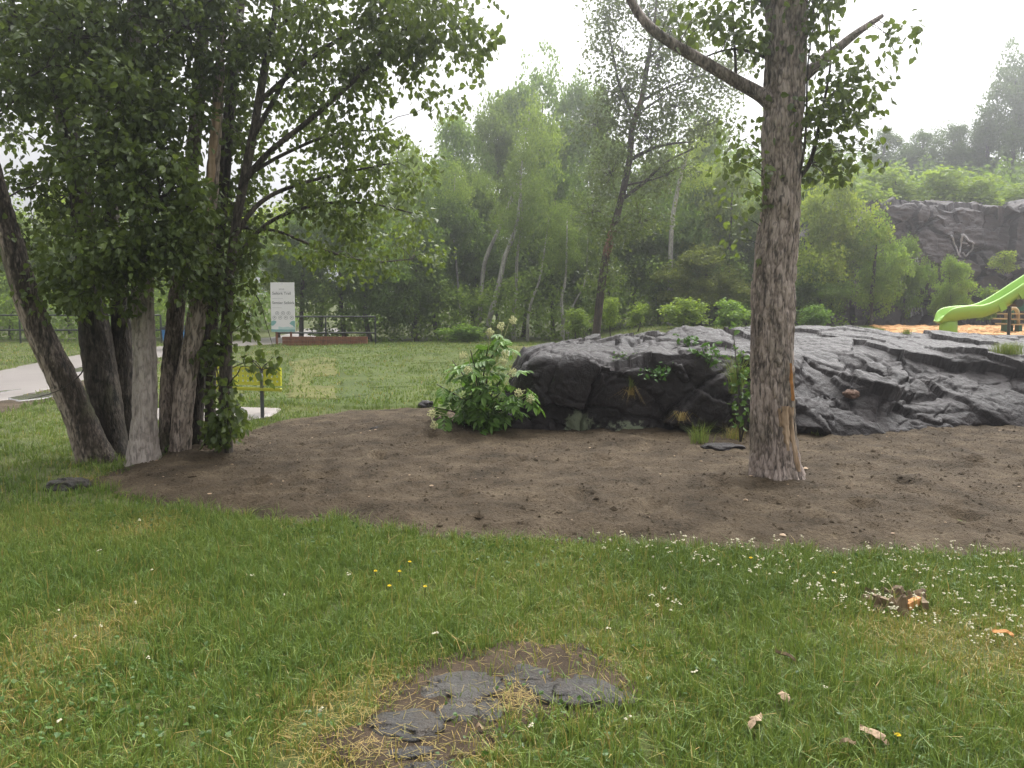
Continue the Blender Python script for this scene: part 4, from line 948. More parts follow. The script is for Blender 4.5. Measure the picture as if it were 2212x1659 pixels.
for (u_, v_, ru, rv, n) in [(1310, 30, 55, 55, 420), (1400, 40, 70, 60, 450), (1480, 60, 70, 60, 420), (1290, 110, 40, 40, 150), (1420, 140, 80, 60, 420), (1340, 200, 70, 50, 380), (1500, 150, 70, 60, 350), (1460, 230, 80, 50, 400), (1560, 190, 60, 60, 300), (1290, 270, 60, 50, 300), (1400, 300, 80, 60, 450), (1530, 270, 70, 50, 300),
                            (1320, 380, 70, 60, 400), (1440, 380, 80, 60, 350), (1280, 460, 50, 60, 250), (1380, 480, 70, 60, 300), (1390, -60, 100, 50, 500), (1600, 120, 50, 60, 200), (1325, 500, 50, 40, 200), (1310, 590, 45, 45, 220), (1350, 250, 60, 60, 250), (1345, 110, 50, 60, 220)]:
    Pt.foliage(P(u_, v_, YP), (ru * K * YP, 0.9, rv * K * YP), int(n * 2.3), 0.115, 0.42, 30, 0.8, 0.5, tv=DIA_V, tf=DIA_F)
Pt.finish(M['leaf'])

# undergrowth, grass fringe and the far mass of the wood
def mass(name, n, xr, yr, zf, size, matname, lab, cat, tint=0.5, colr=(1, 1, 1), seed=1, per=22, rad=0.4, tv=DIA_V, tf=DIA_F, droop=0.3):
    r = np.random.default_rng(seed); fo = Foliage()
    for i in range(n):
        x = r.uniform(*xr); y = r.uniform(*yr)
        if abs(x - np.interp(y, [26.5, 31, 45], [-10.6, -9.6, -10.5])) < 1.7: continue
        h = zf(x, y, r)
        if h is None: continue
        z = float(H(x, y, False)) + h
        clump(fo, (x, y, z), np.array([1, 1, 0.7]) * rad * r.uniform(0.6, 1.3), per, size, tint + r.normal(0, 0.12), droop, tv, tf, 0.15, r)
    o = link(name, fo.mesh(name, M[matname])); o.color = (*colr, 1)
    return tag(o, lab, cat, kind='stuff')
mass('undergrowth', 1500, (-24, 13), (30.4, 34.5), lambda x, y, r: r.random()**1.1 * (2.5 + 0.5 * math.sin(x * 1.3) * math.sin(x * 0.41 + 1)), 0.15, 'bgleaf', 'low leafy undergrowth along the edge of the wood', 'undergrowth', 0.5, (0.95, 1.0, 0.8), 3)
mass('understory', 900, (-11, 13), (33.5, 38), lambda x, y, r: 0.8 + r.random() * 4.2, 0.17, 'bgleaf', 'leafy middle storey filling the gaps between the trunks of the wood', 'foliage', 0.5, (0.8, 0.9, 0.72), 8, 20, 0.5)
mass('woodland', 1500, (-46, 10), (41, 50), lambda x, y, r: r.random() * (3.6 if x < -8 else 6.5), 0.28, 'bgleaf', 'far mass of foliage deep in the wood', 'woodland', 0.35, (0.75, 0.85, 0.7), 4, 20, 0.8)
mass('hill_thicket', 1500, (9, 50), (41, 66), lambda x, y, r: r.random()**2 * 2.2, 0.34, 'bgleaf', 'leafy thicket covering the hill above the cliff', 'thicket', 0.4, (0.8, 0.9, 0.75), 5, 20, 0.9)
mass('cliff_top_growth', 160, (7.5, 33), (37.2, 40), lambda x, y, r: r.random()**2 * 0.9, 0.16, 'bgleaf', 'low leafy growth along the cliff top', 'undergrowth', 0.6, (1.1, 1.1, 0.75), 6)
for i, (u_, vt, hw, vb, Y, cc, lab) in enumerate([(1320, 640, 26, 705, 27, LT, 'low leafy shrub behind the rock under the reddish trunk'), (1375, 650, 24, 706, 27.5, LT, 'small leafy shrub next to the reddish trunk, right side'), (1480, 640, 60, 712, 26.5, LT, 'broad leafy shrub behind the middle of the rock'),
                                                 (1575, 645, 50, 712, 26, (1.0, 1.15, 0.8), 'leafy shrub behind the rock just left of the big trunk'), (1245, 665, 36, 718, 28, MD, 'dark low shrub behind the left end of the rock'), (1010, 700, 60, 742, 29.5, (0.85, 1, 0.75), 'low shrub at the far lawn edge below the birches'), (1760, 655, 40, 712, 27, (0.75, 0.95, 0.65), 'broad leaved shrub just right of the big trunk behind the rock')]):
    W(lab, u_, vt, hw, vb, Y, i, cc, shrub=True, name='wood_edge_shrub', tr=0.02, group='shrubs at the wood edge')

# ---------------------------------------------------------------- small plants
def plant(name, lab, base, stems, leaf, nl, spread, height, tv=LEAF_V, tint=0.55, colr=(1, 1, 1), cat='plant', droop=0.4, mat='shrubleaf', group=None, seed=0, lr=0.10):
    r = np.random.default_rng(seed + 900); base = np.asarray(base, float)
    root = tag(empty(name, base), lab, cat, group); fo = Foliage()
    for i in range(stems):
        a = r.uniform(0, 6.28); tip = base + np.array([math.cos(a) * spread * r.random(), math.sin(a) * spread * r.random() * 0.7, height * r.uniform(0.6, 1)])
        p = catmull([base + np.array([0, 0, -0.03]), (base + tip) / 2 + r.normal(0, 0.03, 3), tip], 8)
        mb = MB(); mb.tube(p, np.linspace(0.008, 0.003, 8) * min(1.2, height + 0.4), 5)
        mb.build('stem', M['twig'], root, True)
        k = max(3, nl // stems); t = r.uniform(0.25, 1.05, k)
        C = np.stack([np.interp(np.clip(t, 0, 1), np.linspace(0, 1, 8), p[:, j]) for j in range(3)], -1) + r.normal(0, lr * 0.5, (k, 3)) * np.array([1, 1, 0.6])
        D = r.normal(size=(k, 3)) * np.array([1, 1, 0.4]) + np.array([0, 0, -droop])
        fo.add(*leaves(C, D, leaf * r.uniform(0.6, 1.2, k), np.clip(tint + r.normal(0, 0.2, k), 0, 1), tv, LEAF_F, r))
    o = link('foliage', fo.mesh('foliage', M[mat]), root); o.color = (*colr, 1); o['kind'] = 'stuff'
    return root
def gz(u_, v_): 
    g = G(u_, v_); return np.array([g[0], g[1], float(H(g[0], g[1]))])
plant('leafy_seedling', 'small leafy plant growing between the pale and split trunks', gz(355, 985), 7, 0.085, 90, 0.22, 0.34, colr=(1.1, 1.15, 0.8), seed=1)
plant('leafy_seedling', 'leafy sprouts at the foot of the rightmost clump trunk', gz(475, 968), 6, 0.08, 60, 0.2, 0.3, colr=(0.8, 0.9, 0.7), seed=2)
plant('leafy_seedling', 'tiny sprout at the right foot of the pale trunk', gz(322, 1000), 4, 0.06, 26, 0.1, 0.15, colr=(1.1, 1.15, 0.8), seed=3)
plant('leafy_seedling', 'sprig of leaves between the leaning trunk and the thick dark trunk', P(205, 900, 8.6) - np.array([0, 0, 0.35]), 3, 0.06, 26, 0.12, 0.55, seed=4)
plant('sapling', 'thin leafy sapling against the left side of the big tree', np.r_[P(1600, 900, 9.2)[:2], 0.05], 6, 0.075, 150, 0.3, 1.35, colr=(1.1, 1.15, 0.85), seed=5)
q = on_rock(1535, 775); plant('rock_plant', 'ferny plant growing in a crack near the top of the rock', q, 6, 0.11, 60, 0.25, 0.22, LONG_V, seed=6, colr=(0.9, 1.05, 0.8))
q = on_rock(1495, 740); plant('rock_plant', 'small leafy plant on the rock top left of the sapling', q, 5, 0.07, 50, 0.2, 0.15, seed=7, colr=(0.8, 0.95, 0.7))
q = on_rock(1430, 800); plant('creeper', 'small leafy creeper trailing across the dark rock face', q, 8, 0.05, 110, 0.45, -0.12, seed=8, colr=(0.7, 0.95, 0.6))
q = on_rock(1340, 765); plant('creeper', 'thin green creeper along the upper left edge of the rock', q, 6, 0.045, 60, 0.35, 0.05, seed=9, colr=(1, 1.1, 0.7))

def tuft(name, lab, base, n, h, spread, tint, seed, lean=0.5, droop=0.0, cat='grass tuft', group=None):
    r = np.random.default_rng(seed); base = np.asarray(base, float)
    B0 = base + r.normal(0, spread * 0.3, (n, 3)) * np.array([1, 1, 0.05])
    V, f4, f3, t = blades(B0, h * r.uniform(0.5, 1.1, n), 0.006, lean, np.clip(tint + r.normal(0, 0.1, n), 0, 1), r, droop)
    o = link(name, npmesh(name, V, [f4, f3], M['grass'], {'tint': t})); return tag(o, lab, cat, group)

def blades(B0, h, w, lean, tint, r, droop=0.0, ang=None):
    n = len(B0); a = r.uniform(0, 2 * np.pi, n) if ang is None else ang; d = np.stack([np.cos(a), np.sin(a), 0 * a], -1)
    l = np.abs(r.normal(0, lean, n))[:, None]; h = np.asarray(h)[:, None]
    b = r.uniform(0, 2 * np.pi, n); sd_ = np.stack([np.cos(b), np.sin(b), 0 * b], -1) * (np.asarray(w) * r.uniform(0.6, 1.3, n))[:, None] / 2
    up = np.array([0, 0, 1.0])
    mid = B0 + up * h * 0.55 + d * l * h * 0.28; tip = B0 + up * h * (1 - 0.25 * np.minimum(l, 1.6) - droop) + d * l * h * 0.95
    V = np.stack([B0 - sd_, B0 + sd_, mid + sd_ * 0.8, mid - sd_ * 0.8, tip], 1).reshape(-1, 3)
    k = np.arange(n)[:, None] * 5
    return V, k + np.array([[0, 1, 2, 3]]), k + np.array([[3, 2, 4]]), np.repeat(tint, 5)
q = on_rock(1360, 862); tuft('grass_tuft', 'hanging tuft with orange dead blades on the rock face', q + np.array([0, -0.03, 0.02]), 70, 0.2, 0.05, 0.97, 1, 1.3, 1.3); tuft('grass_tuft', 'green tuft sprouting above the dead orange blades on the rock', q + np.array([0, -0.02, 0.08]), 60, 0.2, 0.05, 0.5, 2, 0.4)
q = on_rock(1475, 915); tuft('grass_tuft', 'dry brown tuft low on the rock face left of the big tree', q + np.array([0, -0.03, 0]), 80, 0.2, 0.06, 0.95, 3, 1.0, 0.9)
tuft('grass_tuft', 'green grass tuft at the foot of the rock left of the big tree', gz(1510, 968), 130, 0.34, 0.18, 0.45, 4)
tuft('grass_tuft', 'yellowish grass tuft at the rock foot close to the big tree', gz(1585, 958), 130, 0.26, 0.2, 0.75, 5)
tuft('grass_tuft', 'green grass tuft at the rock foot just right of the big tree', gz(1762, 950), 90, 0.16, 0.15, 0.5, 6)
tuft('grass_tuft', 'long grass hanging in the rock gap left of the big trunk', np.r_[P(1590, 850, 9.3)], 120, 0.55, 0.12, 0.5, 7, 0.5)
q = on_rock(1962, 716); tuft('grass_tuft', 'small grass tuft on the rock top near the slide', q, 90, 0.12, 0.12, 0.55, 8)
q = on_rock(2180, 758); tuft('grass_tuft', 'grassy clump on the rock at the right edge', q, 420, 0.22, 0.3, 0.5, 9)

# ---------------------------------------------------------------- flowering shrub
base = gz(1042, 930); base[1] = 9.75; base[2] = float(H(base[0], 9.75)) + 0.1
root = tag(empty('flowering_shrub', base), 'elder shrub with cream flower clusters at the left end of the rock', 'shrub')
# compound leaf: five to seven long leaflets on one stalk, shared by all leaves of the shrub
fo = Foliage(); lr_ = np.random.default_rng(55)
st = [0.35, 0.35, 0.62, 0.62, 0.88, 0.88, 1.0]; sg = [1, -1, 1, -1, 1, -1, 0]
C = np.array([(0, t, -0.10 * t * t) for t in st]); D = np.array([(s_ * 0.9, 0.55 if s_ else 1, -0.32) for s_ in sg])
V_, f_, t_ = [], [], []
for c, d in zip(C, D):
    d = unit(d); U = unit(np.cross(d, [0, 0, 1.0])); Wv = np.cross(U, d)
    Lf = c + 0.62 * (LONG_V[:, 0:1] * 1.25 * U + LONG_V[:, 1:2] * d + LONG_V[:, 2:3] * Wv)
    fo.add(Lf, LEAF_F, np.full(6, float(np.clip(0.5 + lr_.normal(0, 0.15), 0, 1))))
w = 0.012
fo.add(np.array([(-w, 0, 0), (w, 0, 0), (w * 0.5, 1, -0.1), (-w * 0.5, 1, -0.1)]), np.array([(0, 1, 2, 3)]), np.full(4, 0.6))
cleaf = fo.mesh('compound_leaf', M['shrubleaf'])
stems = [(-0.55, 0.55), (-0.35, 0.85), (-0.1, 1.0), (0.12, 1.12), (0.3, 1.28), (0.45, 0.8), (0.62, 0.55), (0.0, 0.7), (-0.62, 0.3), (0.5, 0.35), (-0.2, 0.45), (0.25, 0.5)]
tips = []; stems_ = []
for i, (dx, dz) in enumerate(stems):
    tip = base + np.array([dx, lr_.uniform(-0.45, 0.25), dz]); mid = base + np.array([dx * 0.35, (tip[1] - base[1]) * 0.4, dz * 0.6])
    p = catmull([base + np.array([0, 0, -0.12]), mid, tip], 10); tips.append(tip)
    mb = MB(); mb.tube(p, np.linspace(0.014, 0.005, 10), 6); stem_ = mb.build('stem', M['twig'], root, True); stems_.append(stem_)
    for j in range(17):
        t = lr_.uniform(0.3, 1.0); a = lr_.uniform(0, 6.28); k = int(t * 9)
        o = bpy.data.objects.new('leaf', cleaf); col.objects.link(o); o.parent = stem_
        o.location = tuple(p[k] + lr_.normal(0, 0.03, 3)); s = lr_.uniform(0.13, 0.24); o.scale = (s, s, s)
        o.rotation_euler = (lr_.uniform(-0.9, 0.35), lr_.uniform(-0.4, 0.4), a); o.color = (1.2 + 0.3 * t, 1.3 + 0.25 * t, 0.95, 1)
FL = [(1108, 692, 9.6), (1082, 705, 9.5), (1058, 718, 9.5), (1088, 780, 9.35), (1000, 768, 9.4), (1092, 765, 9.4), (1108, 805, 9.4), (1120, 848, 9.3), (1145, 862, 9.3), (932, 894, 9.4), (938, 918, 9.4), (1010, 800, 9.3)]
for i, (u_, v_, Y) in enumerate(FL):
    c = P(u_, v_, Y); mb = MB()
    for j in range(70):
        d = lr_.normal(size=3); d /= np.linalg.norm(d); q = c + d * np.array([0.05, 0.05, 0.055]) * lr_.random()**0.35
        e = 0.008; mb.add([q + (e, 0, 0), q + (-e, 0, 0), q + (0, e, 0), q + (0, -e, 0), q + (0, 0, e), q + (0, 0, -e)], f3=[(0, 2, 4), (2, 1, 4), (1, 3, 4), (3, 0, 4), (2, 0, 5), (1, 2, 5), (3, 1, 5), (0, 3, 5)])
    j = int(np.argmin([np.linalg.norm(t - c) for t in tips])); mb.tube(catmull([tips[j] * 0.6 + base * 0.4, (tips[j] + c) / 2, c], 6), 0.004, 4)
    mb.build('flower_cluster', M['cream'], stems_[j])

# ---------------------------------------------------------------- railings, timber wall, sign, bin, bench
def railing(lab, posts, Y, ztop, zlow):
    root = tag(empty('railing', (posts[0], Y, float(H(posts[0], Y)))), lab, 'railing')
    for x in posts:
        mb = MB(); mb.tube(np.array([[x, Y, float(H(x, Y)) - 0.1], [x, Y, ztop]]), 0.032, 10); mb.build('post', M['blackmetal'], root, False)
    for z in (ztop, zlow):
        mb = MB(); mb.tube(np.array([[posts[0], Y, z], [posts[-1], Y, z]]), 0.03, 10); mb.build('rail', M['blackmetal'], root, False)
    return root
YR = 29.0
zt, zl = P(0, 681, YR)[2], P(0, 713, YR)[2]
railing('black metal railing beyond the path at the left, behind the leaning trunks', [P(u_, 0, YR)[0] for u_ in (-160, 4, 160, 320)], YR, zt, zl)
YS = 28.0
zt2, zl2 = P(0, 684, YS)[2], P(0, 719, YS)[2]
railing('black metal railing behind the white sign above the brown timber wall', [P(u_, 0, YS)[0] for u_ in (578, 689, 800)], YS, zt2, zl2)
# timber wall
xa, xb = P(592, 0, 27.6)[0], P(782, 0, 27.6)[0]; z0 = float(H(xa, 27.6)) - 0.06
root = tag(empty('timber_wall', (xa, 27.6, z0)), 'low wall of stacked rust brown timbers below the railing', 'wall')
zt3 = P(0, 727, 27.6)[2]; hh = (zt3 - z0) / 3
for r_ in range(3):
    cuts = [xa, xa + (xb - xa) * (0.38 + 0.22 * (r_ % 2)), xb]
    for a, b in zip(cuts[:-1], cuts[1:]):
        mb = MB(); mb.box(((a + b) / 2, 27.6 + rng.normal(0, 0.008), z0 + hh * (r_ + 0.5)), (b - a - 0.012, 0.18, hh - 0.012)); mb.build('timber', M['redwood'], root)
# sign
YG = 27.75
A = P(584, 610, YG); Bc = P(638, 717, YG); sw = Bc[0] - A[0]; sh = A[2] - Bc[2]; sx = (A[0] + Bc[0]) / 2; gz_ = float(H(sx, YG))
root = tag(empty('trail_sign', (sx, YG, gz_)), 'tall white trail sign with lettering, round icons and a teal landscape strip', 'sign')
mb = MB(); mb.box((sx, YG, (A[2] + Bc[2]) / 2), (sw, 0.03, sh)); spanel = mb.build('panel', M['signwhite'], root)
for dx in (-0.25, 0.25):
    mb = MB(); mb.box((sx + dx * sw * 1.2, YG + 0.05, (gz_ + A[2]) / 2 - 0.1), (0.06, 0.06, A[2] - gz_ - 0.1)); mb.build('post', M['redwood'], root)
YF = YG - 0.018
def sp_(a, b): return (A[0] + a * sw, YF, A[2] - b * sh)
def text(body, a, b, size, mat, wide=1.0, bold=0.012):
    c = bpy.data.curves.new('lettering', 'FONT'); c.body = body; c.size = size; c.offset = bold * size; c.extrude = 0.001; c.fill_mode = 'BOTH'
    o = bpy.data.objects.new('lettering', c); col.objects.link(o); c.materials.append(mat)
    o.parent = root; p = sp_(a, b); o.location = (p[0] - root.location.x, p[1] - root.location.y, p[2] - root.location.z)
    o.rotation_euler = (math.pi / 2, 0, 0); o.scale = (wide, 1, 1)
    me = bpy.data.meshes.new_from_object(o.evaluated_get(bpy.context.evaluated_depsgraph_get()))
    m_ = bpy.data.objects.new('lettering', me); col.objects.link(m_); m_.parent = spanel; m_.location = sp_(a, b); m_.rotation_euler = o.rotation_euler; m_.scale = o.scale
    bpy.data.objects.remove(o)
    return m_
text('Selkirk Trail', 0.07, 0.245, 0.135 * sw / 0.85, M['signgrey'], 1.02)
text('Sentier Selkirk', 0.06, 0.435, 0.135 * sw / 0.85, M['signgrey'], 1.0)
def printed(name, quads, mat, lift=0.0):
    mb = MB()
    for poly in quads:
        V = [np.array(sp_(a, b)) - np.array([0, lift, 0]) for a, b in poly]; n_ = len(V)
        c = np.mean(V, 0); mb.add(np.vstack([V, c]), f3=[(n_, i, (i + 1) % n_) for i in range(n_)])
    return mb.build(name, mat, spanel)
printed('printed_rule', [[(0.05, 0.175), (0.84, 0.178), (0.84, 0.181), (0.05, 0.178)]] + [[(0.07, b), (0.07 + l, b), (0.07 + l, b + 0.006), (0.07, b + 0.006)] for b, l in ((0.32, 0.45), (0.508, 0.4))], M['signpale'])
printed('printed_emblem', [[(0.36 + 0.06 * i, 0.155), (0.36 + 0.06 * i, 0.125), (0.39 + 0.06 * i, 0.118), (0.395 + 0.06 * i, 0.155)] for i in range(4)] + [[(0.48, 0.02), (0.51, 0.02), (0.51, 0.035), (0.48, 0.035)]], M['signpale'])
rings = []; marks = []
for cx0, cy0 in [(0.26, 0.622), (0.50, 0.622), (0.74, 0.622), (0.14, 0.71), (0.38, 0.71), (0.62, 0.71), (0.87, 0.71)]:
    asp = sw / sh
    for i in range(20):
        a0, a1 = i / 20 * 6.2832, (i + 1) / 20 * 6.2832
        rings.append([(cx0 + r_ * math.cos(a), cy0 + r_ * asp * math.sin(a)) for r_, a in ((0.08, a0), (0.08, a1), (0.066, a1), (0.066, a0))])
    k = len(marks)
    marks.append([(cx0 - 0.03, cy0 - 0.008), (cx0 + 0.012, cy0 - 0.012), (cx0 + 0.03, cy0 + 0.010), (cx0 + 0.0, cy0 + 0.004), (cx0 - 0.022, cy0 + 0.012)])
    marks.append([(cx0 - 0.008 + 0.01 * (k % 3), cy0 - 0.022), (cx0 + 0.014, cy0 - 0.02), (cx0 + 0.012, cy0 - 0.012), (cx0 - 0.006, cy0 - 0.012)])
printed('icon_ring', rings, M['signgrey']); printed('icon_symbol', marks, M['signgrey'])
def hills(base, amp, seed, a0=0.0, a1=1.0):
    out = []; xs_ = np.linspace(a0, a1, 30); hh = base + amp * fbm(np.c_[xs_ * 6, 0 * xs_, 0 * xs_ + seed], 3, seed)
    for i in range(29): out.append([(xs_[i], hh[i]), (xs_[i + 1], hh[i + 1]), (xs_[i + 1], 0.997), (xs_[i], 0.997)])
    return out
printed('teal_landscape', hills(0.945, 0.012, 2) + [[(0.0, 0.785), (0.06, 0.775), (0.12, 0.768), (0.19, 0.775), (0.22, 0.80), (0.17, 0.835), (0.09, 0.87), (0.0, 0.875)], [(1.0, 0.775), (0.90, 0.775), (0.83, 0.79), (0.77, 0.83), (0.82, 0.85), (0.90, 0.87), (0.95, 0.90), (1.0, 0.90)]], M['signteal'], 0.002)
printed('pale_landscape', hills(0.90, 0.02, 5, 0.3, 1.0), M['signteal2'], 0.001)
# blue bin
gx_, gy_ = P(352, 0, 25.0)[0], 25.0; g = float(H(gx_, gy_))
root = tag(empty('recycling_bin', (gx_, gy_, g)), 'blue bin with black lid seen between the pale and dark trunks', 'bin')
mb = MB(); b0 = 0.26; t0 = 0.30; zt_ = P(0, 712, 25)[2]
V = [(gx_ + sx_ * w_, gy_ + sy_ * w_, z) for z, w_ in ((g, b0), (zt_, t0)) for sx_, sy_ in ((-1, -1), (1, -1), (1, 1), (-1, 1))]
mb.add(V, [(0, 3, 2, 1), (4, 5, 6, 7), (0, 1, 5, 4), (1, 2, 6, 5), (2, 3, 7, 6), (3, 0, 4, 7)]); mb.build('body', M['blue'], root)
mb = MB(); mb.box((gx_, gy_, zt_ + 0.04), (0.68, 0.68, 0.08)); mb.box((gx_, gy_ + 0.05, zt_ + 0.1), (0.5, 0.5, 0.05)); mb.build('lid', M['blacklid'], root)
# bench
bc = np.array([P(462, 0, 12.0)[0], 12.0]); bang = 0.30      # faces the path, right end a little nearer
bx_ = np.array([math.cos(bang), -math.sin(bang), 0]); bf = np.array([math.sin(bang) , -math.cos(bang), 0]) * 1.0
bf = np.array([-bx_[1] * -1, 0, 0]) * 0 + np.array([math.sin(-bang) * -1, -math.cos(bang), 0])
up = np.array([0, 0, 1.0]); gb = float(H(bc[0], bc[1])) + 0.03; b3 = np.array([bc[0], bc[1], gb])
root = tag(empty('park_bench', b3), 'yellow perforated metal bench with dark grey legs behind the clump trunks', 'bench')
HL = 0.93
def panel(name, c, a1, a2, l1, l2, nrm, thick, n1, n2_, hole, mat):
    """perforated sheet with a rim: real holes"""
    mb = MB(); e1 = l1 / n1; e2 = l2 / n2_
    for i in range(n1):
        for j in range(n2_):
            o = c + a1 * (-l1 / 2 + (i + 0.5) * e1) + a2 * (-l2 / 2 + (j + 0.5) * e2)
            oc = [a1 * s_ * e1 / 2 + a2 * t_ * e2 / 2 for s_, t_ in ((-1, -1), (0, -1), (1, -1), (1, 0), (1, 1), (0, 1), (-1, 1), (-1, 0))]
            ic = [a1 * math.cos(a) * hole + a2 * math.sin(a) * hole for a in [math.pi * (1.25 + 0.25 * k) for k in range(8)]]
            V = [o + q + nrm * thick / 2 for q in oc] + [o + q + nrm * thick / 2 for q in ic] + [o + q - nrm * thick / 2 for q in oc] + [o + q - nrm * thick / 2 for q in ic]
            f = []
            for k in range(8):
                k2 = (k + 1) % 8
                f += [(k, k2, 8 + k2, 8 + k), (16 + k2, 16 + k, 24 + k, 24 + k2), (8 + k, 8 + k2, 24 + k2, 24 + k)]
            mb.add(V, f)
    r_ = thick * 1.5 + 0.012
    for s_ in (-1, 1):
        mb.box(c + a2 * s_ * (l2 / 2 + 0.012), (l1 + 0.05, 0.03, r_ * 2), np.array([a1, a2, nrm]))
        mb.box(c + a1 * s_ * (l1 / 2 + 0.012), (0.03, l2 - 0.004, r_ * 2 - 0.004), np.array([a1, a2, nrm]))
    return mb.build(name, mat, root)
seat_c = b3 + up * 0.40 + bf * 0.14; sfw = unit(bf + up * 0.06)
panel('seat', seat_c, bx_, sfw, HL * 2, 0.40, np.cross(bx_, sfw) if np.cross(bx_, sfw)[2] > 0 else -np.cross(bx_, sfw), 0.006, 22, 5, 0.022, M['yellow'])
bup = unit(up - bf * 0.22); bn = unit(np.cross(bx_, bup)); bn = bn if bn @ bf > 0 else -bn
panel('backrest', b3 + up * 0.57 - bf * 0.13, bx_, bup, HL * 2, 0.22, bn, 0.006, 22, 3, 0.022, M['yellow'])
for s_ in (-0.62, 0.62):
    o0 = b3 + bx_ * s_
    mb = MB(); mb.tube(np.array([o0 + bf * 0.30 + up * 0.0, o0 + bf * 0.24 + up * 0.40]), 0.028, 8); mb.build('leg', M['darkmetal'], root)
    mb = MB(); mb.tube(catmull([o0 - bf * 0.30, o0 - bf * 0.16 + up * 0.30, o0 - bf * 0.12 + up * 0.45, o0 - bf * 0.155 + up * 0.66], 10), 0.028, 8); leg_ = mb.build('leg', M['darkmetal'], root)
    mb = MB(); mb.tube(np.array([o0 - bf * 0.18 + up * 0.22, o0 + bf * 0.27 + up * 0.22]), 0.018, 6); mb.build('brace', M['steel'], leg_)
    mb = MB(); mb.tube(catmull([o0 + bf * 0.24 + up * 0.40, o0 + bf * 0.25 + up * 0.55, o0 + bf * 0.20 + up * 0.60, o0 - bf * 0.10 + up * 0.60], 10), 0.022, 8); mb.build('armrest', M['darkmetal'], root)

# ---------------------------------------------------------------- playground
YL_ = 21.0
sl = [P(u_, v_, YL_) for u_, v_ in [(2026, 696), (2045, 683), (2075, 677), (2110, 675), (2140, 665), (2175, 645), (2210, 622), (2260, 590), (2320, 550), (2390, 500)]]
C = catmull(sl, 60); T_, N_, B_ = frames(C)
lat = np.array([0, 1.0, 0]); sec = np.array([(-.33, .17), (-.29, .20), (-.25, .18), (-.22, .04), (-.14, -.02), (.14, -.02), (.22, .04), (.25, .18), (.29, .20), (.33, .17), (.30, .0), (.22, -.12), (-.22, -.12), (-.30, .0)])
root = tag(empty('slide', (P(2083, 0, YL_)[0], YL_, float(H(P(2083, 0, YL_)[0], YL_)))), 'lime green playground slide coming down from the right edge', 'slide')
ring = []
for i, c in enumerate(C):
    n_ = np.cross(lat, T_[i]); n_ = n_ if n_[2] > 0 else -n_
    e = float(sstep(-1, 9, i)); low = float(sstep(24, 6, i))
    s_ = sec * np.array([0.55 + 0.45 * min(1, e * 1.2), 1]); sh_ = s_[:, 1] * (0.25 + 0.75 * e)
    sh_ = np.where(sh_ < 0, sh_ * (1 + 0.35 * low), sh_)
    ring.append(c + lat * s_[:, 0:1] + n_ * sh_[:, None])
V = np.array(ring); ns = len(sec)
Vc = np.vstack([V.reshape(-1, 3), V[0].mean(0)]); k = np.arange(ns)
cap = np.stack([np.full(ns, len(Vc) - 1), (k + 1) % ns, k], -1)
chute = link('chute', npmesh('chute', Vc, [grid_faces(60, ns, True), cap], M['slide'], smooth=True), root)
pc = P(2083, 0, YL_)[0]; pz = float(H(pc, YL_)); topz = P(0, 684, YL_)[2]
th = np.arange(28) / 28 * 2 * np.pi
prof_ = [(0.225, pz - 0.05), (0.225, pz + 0.05), (0.215, (pz + topz) / 2), (0.20, topz - 0.03), (0.14, topz - 0.01)]
V = np.array([[(pc + r_ * math.cos(a), YL_ + r_ * math.sin(a), z) for a in th] for r_, z in prof_]).reshape(-1, 3)
link('pedestal', npmesh('pedestal', V, grid_faces(5, 28, True), M['slide'], smooth=True), root)
for i in (28, 36, 44):
    c = C[i]; n_ = np.cross(lat, T_[i]); n_ = n_ if n_[2] > 0 else -n_
    mb = MB(); mb.box(c - n_ * 0.03 - lat * 0.29, (0.16, 0.07, 0.20), np.array([T_[i], lat, n_])); mb.build('rib', M['slide'], chute)
sc1 = P(2182, 655, YL_); mb = MB(); mb.tube(np.array([[sc1[0], YL_ + 0.0, float(H(sc1[0], YL_)) - 0.1], [sc1[0], YL_, sc1[2] + 0.02]]), 0.04, 10); spost = mb.build('support_post', M['blackmetal'], root)
mb = MB(); mb.tube(np.array([[sc1[0] + 0.02, YL_ - 0.36, sc1[2]], [sc1[0] + 0.02, YL_ + 0.3, sc1[2]]]), 0.10, 14); mb.build('clamp', M['blackmetal'], spost)
YQ = 23.5
def R3(x, y): return ((3600 + x * 432 / 2212) * 0.54861, (1050 + y * 300 / 1536) * 0.54861)
def q3(x, y, dy=0): return P(*R3(x, y), YQ + dy)
gq = q3(2000, 1200); root = tag(empty('play_climber', (gq[0], YQ, float(H(gq[0], YQ)))), 'tan and dark green play structure with stepped seats beyond the slide', 'play structure')
gzq = float(H(gq[0], YQ))
mb = MB(); mb.tube(catmull([q3(1935, 870), q3(1960, 850), q3(2010, 840), q3(2065, 875), q3(2085, 930), q3(2088, 1000), q3(2092, 1160)], 24), 0.052, 12); mb.build('handle', M['tan'], root, True)
for (a, y, b) in [(1770, 950, 2300), (1682, 1050, 1890), (1910, 1060, 2140), (1730, 1152, 1850), (1905, 1165, 2300)]:
    p0, p1 = q3(a, y), q3(b, y); mb = MB(); mb.box((p0 + p1) / 2 + np.array([0, 0.05, 0]), (p1[0] - p0[0], 0.40, 0.035)); mb.build('step', M['tan'], root)
p0, p1 = q3(1885, 950), q3(1885, 1050); mb = MB(); mb.box((p0 + p1) / 2, (0.03, 0.3, p0[2] - p1[2])); mb.build('riser', M['tan'], root)
